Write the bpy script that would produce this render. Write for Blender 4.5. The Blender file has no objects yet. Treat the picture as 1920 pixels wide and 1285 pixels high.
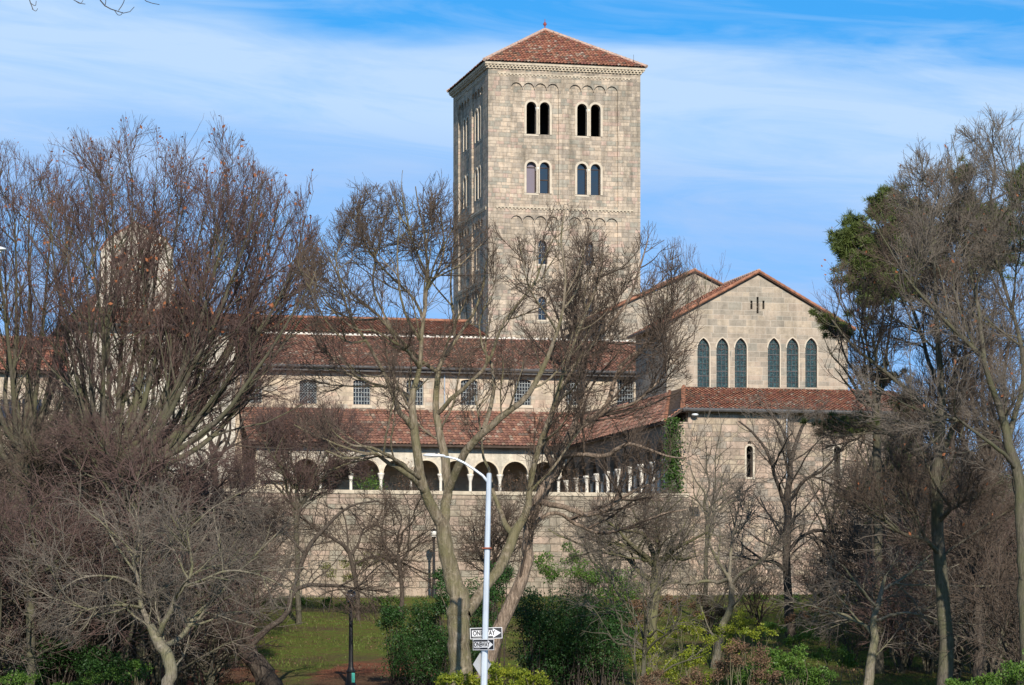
import bpy, math, random
import numpy as np
from mathutils import Vector, Matrix, geometry
R = math.radians
PI = math.pi
sc = bpy.context.scene
COL = sc.collection

# ------------------------------------------------------------------ camera
F = 5650.0                       # focal length in photograph pixels (1920 wide)
HOR = 1200.0                     # row of the horizon
cam_d = bpy.data.cameras.new("camera"); cam = bpy.data.objects.new("camera", cam_d); COL.objects.link(cam)
cam.location = (0, 0, 0); cam.rotation_euler = (R(90), 0, 0)
cam_d.sensor_width = 36; cam_d.lens = 36 * F / 1920
cam_d.shift_y = (HOR - 642.5) / 1920
cam_d.clip_start = 0.5; cam_d.clip_end = 6000
sc.camera = cam

# ------------------------------------------------------------------ light
SUN_EL, SUN_AZ = 27.0, 8.0       # sun stands behind the camera, a little to its right
sd = Vector((math.sin(R(SUN_AZ)) * math.cos(R(SUN_EL)), -math.cos(R(SUN_AZ)) * math.cos(R(SUN_EL)), math.sin(R(SUN_EL))))
sl = bpy.data.lights.new("sun", 'SUN'); sl.energy = 5.0; sl.angle = R(0.5); sl.color = (1.0, 0.915, 0.80)
so = bpy.data.objects.new("sun", sl); COL.objects.link(so); so.location = (40, -60, 60)
so.rotation_euler = sd.to_track_quat('Z', 'Y').to_euler()

sc.view_settings.view_transform = 'Standard'; sc.view_settings.look = 'None'
sc.view_settings.exposure = 0.1; sc.view_settings.gamma = 1.0
sc.cycles.sample_clamp_indirect = 3.0; sc.cycles.max_bounces = 5; sc.cycles.diffuse_bounces = 2; sc.cycles.glossy_bounces = 2
sc.cycles.transparent_max_bounces = 6

w = bpy.data.worlds.new("World"); sc.world = w; w.use_nodes = True
def build_world():
    nt = w.node_tree; N = nt.nodes; L = nt.links; N.clear()
    out = N.new('ShaderNodeOutputWorld'); bg = N.new('ShaderNodeBackground'); bg.inputs[1].default_value = 0.11
    tc = N.new('ShaderNodeTexCoord')
    sky = N.new('ShaderNodeTexSky'); sky.sky_type = 'NISHITA'; sky.sun_disc = False
    sky.sun_elevation = R(SUN_EL); sky.sun_rotation = R(180 - SUN_AZ); sky.altitude = 60
    sky.air_density = 1.0; sky.dust_density = 0.25; sky.ozone_density = 2.2
    mp = N.new('ShaderNodeVectorMath'); mp.operation = 'ADD'; mp.inputs[1].default_value = (0, 0, 0.30)
    L.new(tc.outputs['Generated'], mp.inputs[0])
    nm = N.new('ShaderNodeVectorMath'); nm.operation = 'NORMALIZE'; L.new(mp.outputs[0], nm.inputs[0]); L.new(nm.outputs[0], sky.inputs[0])
    tint = N.new('ShaderNodeMix'); tint.data_type = 'RGBA'; tint.blend_type = 'MULTIPLY'; tint.inputs[0].default_value = 1
    L.new(sky.outputs[0], tint.inputs[6])
    # cloud bands: noise in direction space, stretched along the horizon
    sp = N.new('ShaderNodeSeparateXYZ'); L.new(tc.outputs['Generated'], sp.inputs[0])
    def math_(op, a, b=None, c=None):
        n = N.new('ShaderNodeMath'); n.operation = op
        for i, v in enumerate((a, b, c)):
            if v is None: continue
            if isinstance(v, (int, float)): n.inputs[i].default_value = v
            else: L.new(v, n.inputs[i])
        return n.outputs[0]
    def ramp(v, stops):
        r = N.new('ShaderNodeValToRGB'); L.new(v, r.inputs[0]); e = r.color_ramp.elements
        while len(e) > 1: e.remove(e[-1])
        e[0].position = stops[0][0]; e[0].color = stops[0][1]
        for p, c in stops[1:]:
            q = e.new(p); q.color = c
        return r
    sp0 = N.new('ShaderNodeSeparateXYZ'); L.new(tc.outputs['Generated'], sp0.inputs[0])
    tr = ramp(sp0.outputs[2], [(.24, (.42, 1.55, 2.05, 1)), (.42, (.85, 1.0, 1.0, 1))]); L.new(tr.outputs[0], tint.inputs[7])
    def noise(sx, sz, scale, detail, rough, seed, dist=0.0, skew=0.0):
        cb = N.new('ShaderNodeCombineXYZ')
        L.new(math_('MULTIPLY', sp.outputs[0], sx), cb.inputs[0]); L.new(math_('MULTIPLY', sp.outputs[1], sx), cb.inputs[1])
        zz = math_('ADD', math_('MULTIPLY', sp.outputs[2], sz), math_('MULTIPLY', sp.outputs[0], skew))
        L.new(math_('ADD', zz, seed), cb.inputs[2])
        n = N.new('ShaderNodeTexNoise'); n.inputs['Scale'].default_value = scale; n.inputs['Detail'].default_value = detail
        n.inputs['Roughness'].default_value = rough; n.inputs['Distortion'].default_value = dist
        L.new(cb.outputs[0], n.inputs[0]); return n.outputs[0]
    big = noise(1.6, 9.0, 2.6, 5, 0.55, 3.1, 0.3, 1.1)
    fine = noise(4.5, 36.0, 2.1, 7, 0.62, 8.3, 0.8, 3.0)
    el = sp.outputs[2]
    # thick bank between about 5 and 10 degrees, thin veils elsewhere, clear towards the zenith
    wob = math_('MULTIPLY', math_('SUBTRACT', big, 0.5), 0.06)
    tilt = math_('MULTIPLY', sp.outputs[0], 0.09)
    e2 = math_('ADD', math_('ADD', el, wob), tilt)
    band = ramp(e2, [(0.0, (.86,) * 3 + (1,)), (0.115, (.82,) * 3 + (1,)), (0.165, (.95,) * 3 + (1,)), (0.190, (.92,) * 3 + (1,)), (0.200, (.12,) * 3 + (1,)), (0.23, (.0,) * 3 + (1,)), (0.32, (.10,) * 3 + (1,)), (0.5, (.0,) * 3 + (1,))])
    m = math_('ADD', band.outputs[0], math_('MULTIPLY', math_('SUBTRACT', fine, 0.5), 1.35))
    m = math_('MULTIPLY', math_('MINIMUM', math_('MAXIMUM', m, 0.0), 1.0), 0.9)
    cc = ramp(e2, [(0.0, (3.9, 5.5, 8.0, 1)), (0.10, (3.2, 4.9, 7.9, 1)), (0.14, (3.5, 5.2, 8.2, 1)), (0.17, (4.9, 6.5, 8.6, 1)), (0.4, (5.2, 6.7, 8.5, 1))])
    mx = N.new('ShaderNodeMix'); mx.data_type = 'RGBA'
    L.new(m, mx.inputs[0]); L.new(tint.outputs[2], mx.inputs[6]); L.new(cc.outputs[0], mx.inputs[7])
    L.new(mx.outputs[2], bg.inputs[0]); L.new(bg.outputs[0], out.inputs[0])
build_world()

# ------------------------------------------------------------------ naming helpers
def tag(o, label=None, cat=None, group=None, kind=None):
    if label: o['label'] = label
    if cat: o['category'] = cat
    if group: o['group'] = group
    if kind: o['kind'] = kind
    return o
def empty(name, loc=(0, 0, 0), rz=0.0):
    o = bpy.data.objects.new(name, None); COL.objects.link(o); o.location = loc; o.rotation_euler = (0, 0, rz)
    o.empty_display_size = 0.3
    return o
def P(px, py, Y):
    """photograph pixel at distance Y -> world point"""
    return ((px - 960) / F * Y, Y, (HOR - py) / F * Y)

# ------------------------------------------------------------------ materials
class NT:
    def __init__(s, name):
        s.m = bpy.data.materials.new(name); s.m.use_nodes = True; s.t = s.m.node_tree; s.t.nodes.clear()
        s.out = s.t.nodes.new('ShaderNodeOutputMaterial'); s.b = s.t.nodes.new('ShaderNodeBsdfPrincipled')
        s.t.links.new(s.b.outputs[0], s.out.inputs[0]); s._tc = None
    def n(s, kind, **kw):
        x = s.t.nodes.new('ShaderNode' + kind)
        for k, v in kw.items(): setattr(x, k, v)
        return x
    def link(s, a, b): s.t.links.new(a, b)
    def put(s, sock, v):
        if isinstance(v, (int, float)): sock.default_value = v
        elif isinstance(v, tuple): sock.default_value = v if len(v) != 3 or sock.type == 'VECTOR' else v + (1,)
        else: s.link(v, sock)
    def tc(s, which='Object'):
        if s._tc is None: s._tc = s.n('TexCoord')
        return s._tc.outputs[which]
    def math(s, op, a, b=None, c=None):
        x = s.n('Math', operation=op)
        for i, v in enumerate((a, b, c)):
            if v is not None: s.put(x.inputs[i], v)
        return x.outputs[0]
    def noise(s, vec, scale, detail=4, rough=.55, dist=0, out=0):
        x = s.n('TexNoise'); x.inputs['Scale'].default_value = scale; x.inputs['Detail'].default_value = detail
        x.inputs['Roughness'].default_value = rough; x.inputs['Distortion'].default_value = dist
        if vec is not None: s.link(vec, x.inputs[0])
        return x.outputs[out]
    def ramp(s, v, stops, interp='LINEAR'):
        r = s.n('ValToRGB'); s.link(v, r.inputs[0]); r.color_ramp.interpolation = interp; e = r.color_ramp.elements
        while len(e) > 1: e.remove(e[-1])
        e[0].position = stops[0][0]; e[0].color = tuple(stops[0][1]) + (1,)
        for p, c in stops[1:]: e.new(p).color = tuple(c) + (1,)
        return r.outputs[0]
    def mix(s, f, a, b, blend='MIX'):
        x = s.n('Mix', data_type='RGBA', blend_type=blend)
        s.put(x.inputs[0], f); s.put(x.inputs[6], a); s.put(x.inputs[7], b); return x.outputs[2]
    def scale(s, vec, v):
        x = s.n('VectorMath', operation='MULTIPLY'); s.link(vec, x.inputs[0]); x.inputs[1].default_value = v; return x.outputs[0]
    def bump(s, h, strength, dist=.05):
        x = s.n('Bump'); x.inputs['Strength'].default_value = strength; x.inputs['Distance'].default_value = dist
        s.link(h, x.inputs['Height']); s.link(x.outputs[0], s.b.inputs['Normal'])
    def fin(s, col, rough=.85, spec=.3, metal=0):
        s.put(s.b.inputs['Base Color'], col); s.put(s.b.inputs['Roughness'], rough)
        s.b.inputs['Specular IOR Level'].default_value = spec; s.b.inputs['Metallic'].default_value = metal
        return s.m

def plain(name, col, rough=.6, spec=.4, metal=0, var=.25, sc_=3.0):
    s = NT(name); n = s.noise(s.tc(), sc_, 5)
    c = s.ramp(n, [(.25, tuple(x * (1 - var) for x in col)), (.75, tuple(min(1, x * (1 + var)) for x in col))])
    return s.fin(c, rough, spec, metal)

def stone(name, stops, h=.34, w0=.5, w1=.5, mortar=(.2, .17, .14), mw=.035, stain=.5, bs=.6, seed=0.0, joint=.75):
    """coursed ashlar: every course has its own block length, every block its own colour"""
    s = NT(name); sp = s.n('SeparateXYZ'); s.link(s.tc(), sp.inputs[0])
    a = s.math('ADD', s.math('ADD', sp.outputs[0], sp.outputs[1]), seed + 50.0)
    z = s.math('DIVIDE', s.math('ADD', sp.outputs[2], 20.0), h)
    # course heights vary a little
    z = s.math('ADD', z, s.math('MULTIPLY', s.math('SINE', s.math('MULTIPLY', z, 1.7)), .22))
    row = s.math('FLOOR', z); fz = s.math('FRACT', z)
    wn = s.n('TexWhiteNoise', noise_dimensions='1D'); s.link(s.math('ADD', row, seed + .37), wn.inputs['W'])
    wid = s.math('ADD', s.math('MULTIPLY', wn.outputs[0], w1), w0)
    ax = s.math('ADD', s.math('DIVIDE', a, wid), s.math('MULTIPLY', wn.outputs[0], 13.7))
    ax = s.math('ADD', ax, s.math('MULTIPLY', s.math('SINE', s.math('ADD', s.math('MULTIPLY', ax, 2.3), row)), .2))
    cl = s.math('FLOOR', ax); fx = s.math('FRACT', ax)
    cb = s.n('CombineXYZ'); s.link(cl, cb.inputs[0]); s.link(row, cb.inputs[1])
    wb = s.n('TexWhiteNoise', noise_dimensions='2D'); s.link(cb.outputs[0], wb.inputs['Vector'])
    col = s.ramp(wb.outputs[0], stops, 'CONSTANT')
    # mottling inside blocks + weather stains
    g = s.noise(s.tc(), 3.2, 8, .72); col = s.mix(.75, col, s.ramp(g, [(.28, (.55,) * 3), (.5, (.98,) * 3), (.75, (1.3,) * 3)]), 'MULTIPLY')
    st = s.noise(s.scale(s.tc(), (1.1, 1.1, .28)), .9, 6, .62)
    col = s.mix(stain, col, s.ramp(st, [(.33, (.52, .53, .52)), (.52, (1, 1, 1)), (.7, (1.08, 1.03, .98))]), 'MULTIPLY')
    rk = s.noise(s.scale(s.tc(), (2.6, 2.6, .16)), 1.0, 5, .6); col = s.mix(stain * .7, col, s.ramp(rk, [(.36, (.66, .65, .63)), (.5, (1, 1, 1)), (.72, (1.06, 1.03, 1.0))]), 'MULTIPLY')
    dz = s.math('MULTIPLY', s.math('SUBTRACT', .5, s.math('ABSOLUTE', s.math('SUBTRACT', fz, .5))), h)
    dx = s.math('MULTIPLY', s.math('SUBTRACT', .5, s.math('ABSOLUTE', s.math('SUBTRACT', fx, .5))), wid)
    d = s.math('MINIMUM', dz, dx); d = s.math('ADD', d, s.math('MULTIPLY', s.math('SUBTRACT', g, .5), .03))
    mm = s.ramp(d, [(mw * .35, (1,) * 3), (mw, (0,) * 3)])
    col = s.mix(s.math('MULTIPLY', mm, joint), col, mortar)
    hgt = s.math('ADD', s.math('MULTIPLY', s.math('SUBTRACT', 1.0, mm), .6), s.math('ADD', s.math('MULTIPLY', wb.outputs[0], .3), s.math('MULTIPLY', g, .9)))
    s.bump(hgt, bs, .05)
    return s.fin(col, .9, .2)

def tiles(name, stops, dirt=.6):
    s = NT(name)
    uv = s.tc('UV'); fl = s.n('VectorMath', operation='FLOOR'); s.link(uv, fl.inputs[0])
    wn = s.n('TexWhiteNoise', noise_dimensions='2D'); s.link(fl.outputs[0], wn.inputs['Vector'])
    col = s.ramp(wn.outputs[0], stops, 'CONSTANT')
    n = s.noise(s.tc(), .8, 6, .6); col = s.mix(dirt, col, s.ramp(n, [(.3, (.5, .5, .48)), (.55, (1, 1, 1)), (.75, (1.25, 1.15, 1.1))]), 'MULTIPLY')
    n2 = s.noise(s.tc(), 14, 5, .7); col = s.mix(.6, col, s.ramp(n2, [(.3, (.6,) * 3), (.7, (1.25,) * 3)]), 'MULTIPLY')
    s.bump(n2, .4, .03)
    return s.fin(col, .85, .25)

def bark(name, c0, c1, moss=None, furrow=1.0, scl=1.0):
    s = NT(name)
    v = s.scale(s.tc(), (9 * scl, 9 * scl, 1.5 * scl)); n = s.noise(v, 1.6, 7, .68, .4)
    col = s.ramp(n, [(.30, tuple(x * .45 for x in c0)), (.45, c0), (.62, c1), (.8, tuple(x * 1.35 for x in c1))])
    b = s.noise(s.tc(), 1.1, 4, .6)
    if moss: col = s.mix(s.ramp(b, [(.42, (0,) * 3), (.62, (.8,) * 3)]), col, moss)
    sp_ = s.noise(s.tc(), 5.5, 3, .5); col = s.mix(s.ramp(sp_, [(.6, (0,) * 3), (.72, (.35,) * 3)]), col, tuple(min(1, x * 1.6) for x in c1))
    s.bump(n, furrow, .06)
    return s.fin(col, .92, .15)

def leafy(name, stops, rough=.55, trans=.25):
    s = NT(name)
    n = s.noise(s.tc(), 23.0, 2, .5); n2 = s.noise(s.tc(), 1.3, 3, .5)
    v = s.math('ADD', s.math('MULTIPLY', n, .65), s.math('MULTIPLY', n2, .35))
    col = s.ramp(v, stops)
    s.fin(col, rough, .35)
    if trans:
        tr = s.n('BsdfTranslucent'); s.link(col, tr.inputs[0]); mx = s.n('MixShader'); mx.inputs[0].default_value = trans
        s.link(s.b.outputs[0], mx.inputs[1]); s.link(tr.outputs[0], mx.inputs[2]); s.link(mx.outputs[0], s.out.inputs[0])
    return s.m

M = {}
M['tower'] = stone('tower_stone', [(0, (.45, .375, .295)), (.2, (.50, .42, .33)), (.38, (.38, .325, .265)), (.55, (.52, .435, .34)), (.70, (.50, .38, .31)), (.8, (.37, .34, .28)), (.94, (.57, .47, .365))], h=.29, w0=.34, w1=.42, mortar=(.27, .235, .19), mw=.028, joint=.42, bs=.7, stain=.85)
M['tan'] = stone('tan_stone', [(0, (.50, .42, .32)), (.2, (.55, .46, .35)), (.4, (.46, .38, .30)), (.6, (.58, .48, .36)), (.75, (.52, .40, .31)), (.9, (.45, .40, .33))], h=.36, w0=.5, w1=.6, mortar=(.34, .28, .22), mw=.03, seed=7, joint=.55, bs=.4)
M['gable'] = stone('gable_stone', [(0, (.37, .315, .25)), (.2, (.42, .355, .28)), (.4, (.33, .29, .235)), (.6, (.44, .37, .285)), (.78, (.40, .33, .26)), (.9, (.31, .285, .235))], h=.38, w0=.55, w1=.7, mortar=(.52, .46, .38), mw=.03, seed=17, joint=.5, bs=.4)
M['retaining'] = stone('retaining_stone', [(0, (.38, .315, .245)), (.2, (.42, .335, .26)), (.4, (.35, .30, .235)), (.6, (.44, .34, .27)), (.78, (.38, .325, .25)), (.9, (.32, .29, .23))], h=.39, w0=.58, w1=.6, mortar=(.11, .095, .07), mw=.034, seed=27, joint=.62, bs=.8, stain=.8)
M['rough'] = stone('rough_stone', [(0, (.40, .315, .245)), (.25, (.48, .36, .28)), (.45, (.33, .285, .235)), (.65, (.44, .36, .27)), (.85, (.50, .385, .305))], h=.36, w0=.35, w1=.55, mortar=(.30, .24, .19), mw=.04, seed=37, joint=.6, bs=.9, stain=.8)
M['pale'] = stone('pale_stone', [(0, (.58, .53, .44)), (.3, (.64, .59, .49)), (.6, (.54, .49, .41)), (.85, (.67, .61, .51))], h=.5, w0=.7, w1=.6, mortar=(.5, .46, .39), mw=.03, seed=47, joint=.4, stain=.7, bs=.3)
M['cream'] = plain('cream_limestone', (.62, .54, .42), .85, .2, 0, .18, 2.0)
M['white_marble'] = plain('pale_marble', (.80, .76, .68), .6, .3, 0, .12, 4.0)
M['cornice'] = plain('cornice_stone', (.50, .43, .33), .9, .2, 0, .25, 2.5)
M['tile_red'] = tiles('terracotta_tiles', [(0, (.35, .14, .09)), (.22, (.41, .18, .115)), (.40, (.27, .115, .08)), (.55, (.46, .225, .14)), (.68, (.34, .14, .105)), (.80, (.23, .15, .11)), (.92, (.42, .28, .20)), (.975, (.50, .37, .29))], .45)
M['tile_brown'] = tiles('weathered_tiles', [(0, (.30, .15, .108)), (.22, (.36, .185, .13)), (.40, (.235, .12, .09)), (.55, (.43, .225, .15)), (.68, (.33, .17, .13)), (.80, (.23, .165, .13)), (.92, (.38, .26, .19)), (.975, (.45, .34, .26))], .8)
M['ridge'] = plain('ridge_mortar', (.50, .36, .29), .9, .2, 0, .4, 5)
M['orange'] = plain('orange_ridge_tile', (.31, .145, .09), .85, .2, 0, .45, 3)
M['gutter'] = plain('lead_gutter', (.085, .083, .085), .6, .4, .1, .3, 3)
M['pipe'] = plain('light_downpipe', (.46, .50, .55), .4, .5, .3, .2, 3)
M['dark'] = plain('interior_shade', (.03, .028, .026), .9, .1, 0, .2, 2)  # near-black colour stands in for unlit interiors
M['dim'] = plain('shade_tone', (.20, .17, .14), .9, .1, 0, .25, 2)  # dim wall tone with the shade put into the base colour
M['lead'] = plain('window_lead', (.30, .32, .32), .5, .4, .2, .3, 3)
M['frame_stone'] = plain('window_surround_stone', (.55, .48, .38), .85, .2, 0, .15, 3)
M['timber'] = plain('dark_timber', (.07, .05, .04), .8, .2, 0, .4, 4)
M['finial'] = plain('finial_metal', (.28, .07, .06), .6, .4, .2, .3, 4)
def glassm(name, col, rough, spec, var=0.0, sc_=6.0):
    s = NT(name)
    c = col
    if var:
        n = s.noise(s.tc(), sc_, 5, .7); c = s.ramp(n, [(.3, tuple(x * .35 for x in col)), (.5, col), (.66, tuple(min(1, x * (1 + var)) for x in col))])
    n = s.noise(s.tc(), 2.2, 2, .4); s.bump(n, .12, .02)
    return s.fin(c, rough, spec)
M['glass'] = glassm('window_glass', (.012, .018, .03), .04, 1.0)
M['glass_dim'] = glassm('old_window_glass', (.02, .024, .028), .22, .45, 1.5, 5.0)
M['glass_blind'] = glassm('glass_over_blind', (.17, .14, .17), .35, .5)
M['stained'] = glassm('stained_glass', (.02, .042, .045), .3, .4, 2.2, 9.0)
M['steel'] = plain('galvanised_steel', (.60, .66, .72), .38, .5, .25, .10, 2)
M['lamp_head'] = plain('lamp_head_paint', (.72, .76, .80), .4, .5, 0, .06, 3)
M['black'] = plain('black_iron', (.012, .012, .014), .4, .5, 0, .3, 6)
M['globe'] = plain('milky_globe', (.72, .69, .62), .25, .5, 0, .08, 5)
M['globe_dim'] = plain('smoky_globe', (.16, .14, .15), .25, .6, 0, .2, 5)
M['teal'] = plain('teal_flat', (.05, .42, .36), .5, .4)
M['sign_black'] = plain('sign_black', (.012, .013, .018), .5, .4, 0, .1)
M['sign_white'] = plain('sign_white', (.68, .69, .71), .5, .4, 0, .05)
M['sign_back'] = plain('sign_bare_aluminium', (.50, .51, .52), .5, .4, .2, .08)
M['rust'] = plain('rusty_clamp', (.30, .09, .05), .7, .3)
M['bark_big'] = bark('furrowed_bark', (.18, .145, .10), (.33, .275, .205), (.17, .155, .08), 1.6, .75)
M['bark_mid'] = bark('olive_bark', (.12, .105, .07), (.20, .175, .12), (.17, .17, .08), .8, 1.5)
M['bark_grey'] = bark('grey_bark', (.085, .075, .058), (.155, .135, .105), (.11, .11, .06), .7, 1.5)
M['bark_pale'] = bark('pale_bark', (.17, .15, .115), (.28, .245, .195), (.19, .185, .10), .7, 1.6)
M['bark_dark'] = bark('dark_bark', (.07, .055, .045), (.12, .10, .08), None, .9, 1.5)
M['bark_peel'] = bark('peeling_bark', (.18, .135, .10), (.36, .275, .21), None, 1.0, 1.2)
M['twig_brown'] = plain('brown_twigs', (.105, .078, .060), .85, .2, 0, .4, 1.2)
M['twig_red'] = plain('reddish_twigs', (.125, .082, .072), .85, .2, 0, .4, 1.2)
M['twig_grey'] = plain('grey_twigs', (.165, .14, .115), .85, .2, 0, .4, 1.0)
M['twig_olive'] = plain('olive_twigs', (.20, .18, .12), .85, .2, 0, .35, 1.2)
M['leaf_rust'] = leafy('dry_leaves', [(.3, (.16, .06, .03)), (.5, (.34, .12, .05)), (.7, (.42, .19, .09))], .8, .2)
M['yew'] = leafy('yew_foliage', [(.3, (.010, .024, .007)), (.5, (.03, .075, .018)), (.65, (.055, .14, .03)), (.8, (.10, .19, .05))], .5, .15)
M['pine'] = leafy('pine_needles', [(.3, (.045, .06, .018)), (.5, (.10, .135, .035)), (.7, (.16, .19, .05))], .5, .15)
M['lime_leaf'] = leafy('yellow_green_leaves', [(.3, (.06, .09, .01)), (.48, (.20, .26, .025)), (.62, (.38, .38, .04)), (.8, (.50, .42, .06))], .5, .35)
M['green_leaf'] = leafy('fresh_green_leaves', [(.3, (.03, .07, .012)), (.5, (.09, .18, .03)), (.68, (.20, .30, .05)), (.8, (.32, .36, .06))], .5, .3)
M['ivy'] = leafy('ivy_leaves', [(.3, (.02, .045, .01)), (.5, (.055, .11, .022)), (.7, (.11, .18, .04))], .5, .25)
M['grass_blade'] = leafy('grass_blades', [(.3, (.05, .075, .015)), (.5, (.12, .165, .03)), (.7, (.24, .27, .06))], .6, .3)
M['brown_leaf'] = leafy('withered_foliage', [(.3, (.07, .045, .03)), (.5, (.16, .10, .06)), (.7, (.26, .15, .09))], .8, .15)

def ground_mat():
    s = NT('lawn_ground'); v = s.tc()
    n = s.noise(v, 1.6, 8, .7); n2 = s.noise(v, .11, 5, .6, 1.0); n3 = s.noise(v, 9.0, 6, .75)
    g = s.ramp(n3, [(.3, (.045, .065, .012)), (.5, (.11, .15, .025)), (.7, (.20, .24, .05))])
    dry = s.ramp(n3, [(.3, (.07, .045, .02)), (.5, (.14, .09, .04)), (.7, (.22, .14, .07))])
    col = s.mix(s.ramp(n, [(.44, (0,) * 3), (.62, (.85,) * 3)]), g, dry)
    sp = s.n('SeparateXYZ'); s.link(v, sp.inputs[0])
    # bed of reddish wood chips under the trees left of the middle, leaf litter beyond
    def blob(cx, cy, rx, ry, seed):
        dx = s.math('DIVIDE', s.math('SUBTRACT', sp.outputs[0], cx), rx); dy = s.math('DIVIDE', s.math('SUBTRACT', sp.outputs[1], cy), ry)
        d = s.math('ADD', s.math('MULTIPLY', dx, dx), s.math('MULTIPLY', dy, dy))
        d = s.math('ADD', d, s.math('MULTIPLY', s.math('SUBTRACT', s.noise(v, .9, 4, .6), .5), 1.6))
        return s.ramp(d, [(.8, (1,) * 3), (1.0, (0,) * 3)])
    chips = s.ramp(n3, [(.3, (.10, .035, .02)), (.5, (.24, .09, .05)), (.7, (.36, .16, .09))])
    for (cx, cy, rx, ry) in ((-5.7, 127, 2.9, 11.0), (-13.5, 129, 3.6, 4.5), (-16, 118, 2.4, 3.0)):
        col = s.mix(blob(cx, cy, rx, ry, 0), col, chips)
    lit = s.ramp(n3, [(.3, (.05, .035, .02)), (.5, (.11, .075, .045)), (.7, (.17, .12, .07))])
    col = s.mix(s.ramp(n2, [(.50, (0,) * 3), (.60, (.8,) * 3)]), col, lit)
    s.bump(n3, .8, .12)
    return s.fin(col, .95, .1)
M['ground'] = ground_mat()
def asphalt():
    s = NT('asphalt'); n = s.noise(s.tc(), 30, 6, .7); s.bump(n, .4, .01)
    return s.fin(s.ramp(n, [(.3, (.035,) * 3), (.7, (.075,) * 3)]), .9, .2)
M['asphalt'] = asphalt()
M['paving'] = plain('concrete_paving', (.33, .31, .29), .9, .2, 0, .15, 2)
M['kerb'] = plain('kerb_stone', (.38, .37, .35), .85, .2, 0, .15, 2)
M['soil'] = plain('garden_soil', (.12, .09, .05), .95, .1, 0, .4, 2)

# ------------------------------------------------------------------ mesh builder
class MB:
    def __init__(s): s.v = []; s.f = []; s.uv = []
    def quad(s, a, b, c, d, uv=(0.5, 0.5)):
        i = len(s.v); s.v += [tuple(a), tuple(b), tuple(c), tuple(d)]; s.f.append((i, i + 1, i + 2, i + 3)); s.uv.append(uv)
    def poly(s, pts, uv=(0.5, 0.5)):
        i = len(s.v); s.v += [tuple(p) for p in pts]; s.f.append(tuple(range(i, i + len(pts)))); s.uv.append(uv)
    def box(s, x0, x1, y0, y1, z0, z1):
        i = len(s.v)
        s.v += [(x, y, z) for z in (z0, z1) for (x, y) in ((x0, y0), (x1, y0), (x1, y1), (x0, y1))]
        for f in ((0, 3, 2, 1), (4, 5, 6, 7), (0, 1, 5, 4), (1, 2, 6, 5), (2, 3, 7, 6), (3, 0, 4, 7)):
            s.f.append(tuple(i + k for k in f)); s.uv.append((.5, .5))
    def tube(s, pts, rad, n=8, cap=True):
        pts = [Vector(p) for p in pts]; i0 = len(s.v); m = len(pts)
        if not hasattr(rad, '__len__'): rad = [rad] * m
        ref = Vector((0, 0, 1)) if abs((pts[-1] - pts[0]).normalized().z) < .9 else Vector((1, 0, 0))
        for k in range(m):
            t = (pts[min(k + 1, m - 1)] - pts[max(k - 1, 0)]).normalized(); a = t.cross(ref).normalized(); b = t.cross(a)
            for q in range(n):
                an = 2 * PI * q / n; s.v.append(tuple(pts[k] + a * (math.cos(an) * rad[k]) + b * (math.sin(an) * rad[k])))
        for k in range(m - 1):
            for q in range(n):
                q2 = (q + 1) % n; s.f.append((i0 + k * n + q, i0 + k * n + q2, i0 + (k + 1) * n + q2, i0 + (k + 1) * n + q)); s.uv.append((.5, .5))
        if cap:
            s.f.append(tuple(i0 + q for q in range(n))); s.uv.append((.5, .5))
            s.f.append(tuple(i0 + (m - 1) * n + q for q in range(n))); s.uv.append((.5, .5))
    def lathe(s, c, prof, n=14):
        """prof: (radius, height) list about a vertical axis at c"""
        i0 = len(s.v)
        for r, h in prof:
            for q in range(n):
                an = 2 * PI * (q + .5) / n; s.v.append((c[0] + r * math.cos(an), c[1] + r * math.sin(an), c[2] + h))
        for k in range(len(prof) - 1):
            for q in range(n):
                q2 = (q + 1) % n; s.f.append((i0 + k * n + q, i0 + k * n + q2, i0 + (k + 1) * n + q2, i0 + (k + 1) * n + q)); s.uv.append((.5, .5))
        s.f.append(tuple(i0 + q for q in range(n))); s.uv.append((.5, .5))
        s.f.append(tuple(i0 + (len(prof) - 1) * n + q for q in range(n))); s.uv.append((.5, .5))
    def panel(s, axis, c, outer, holes=(), depth=0.0, inward=1):
        """flat wall in the plane axis=c ('v': points are (u,z); 'u': points are (v,z)) with holes; reveals of the given depth"""
        def w(p, off=0.0):
            return (p[0], c + off * inward, p[1]) if axis == 'v' else (c + off * inward, p[0], p[1])
        loops = [[Vector((p[0], p[1], 0)) for p in outer]] + [[Vector((p[0], p[1], 0)) for p in h] for h in holes]
        flat = [p for l in ([outer] + list(holes)) for p in l]
        i0 = len(s.v); s.v += [w(p) for p in flat]
        for t in geometry.tessellate_polygon(loops):
            s.f.append(tuple(i0 + k for k in t)); s.uv.append((.5, .5))
        if depth:
            for h in holes:
                for k in range(len(h)):
                    a, b = h[k], h[(k + 1) % len(h)]; s.quad(w(a), w(b), w(b, depth), w(a, depth))
    def make(s, name, mat, parent=None, smooth=False, off=(0, 0, 0)):
        me = bpy.data.meshes.new(name)
        vs = [(a - off[0], b - off[1], c - off[2]) for a, b, c in s.v]
        me.from_pydata(vs, [], s.f); ul = me.uv_layers.new(name='UVMap')
        ar = []
        for f, u in zip(s.f, s.uv): ar += list(u) * len(f)
        ul.data.foreach_set('uv', ar)
        if smooth: me.polygons.foreach_set('use_smooth', [True] * len(me.polygons))
        me.materials.append(mat); me.update()
        o = bpy.data.objects.new(name, me); COL.objects.link(o); o.parent = parent
        return o

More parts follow.
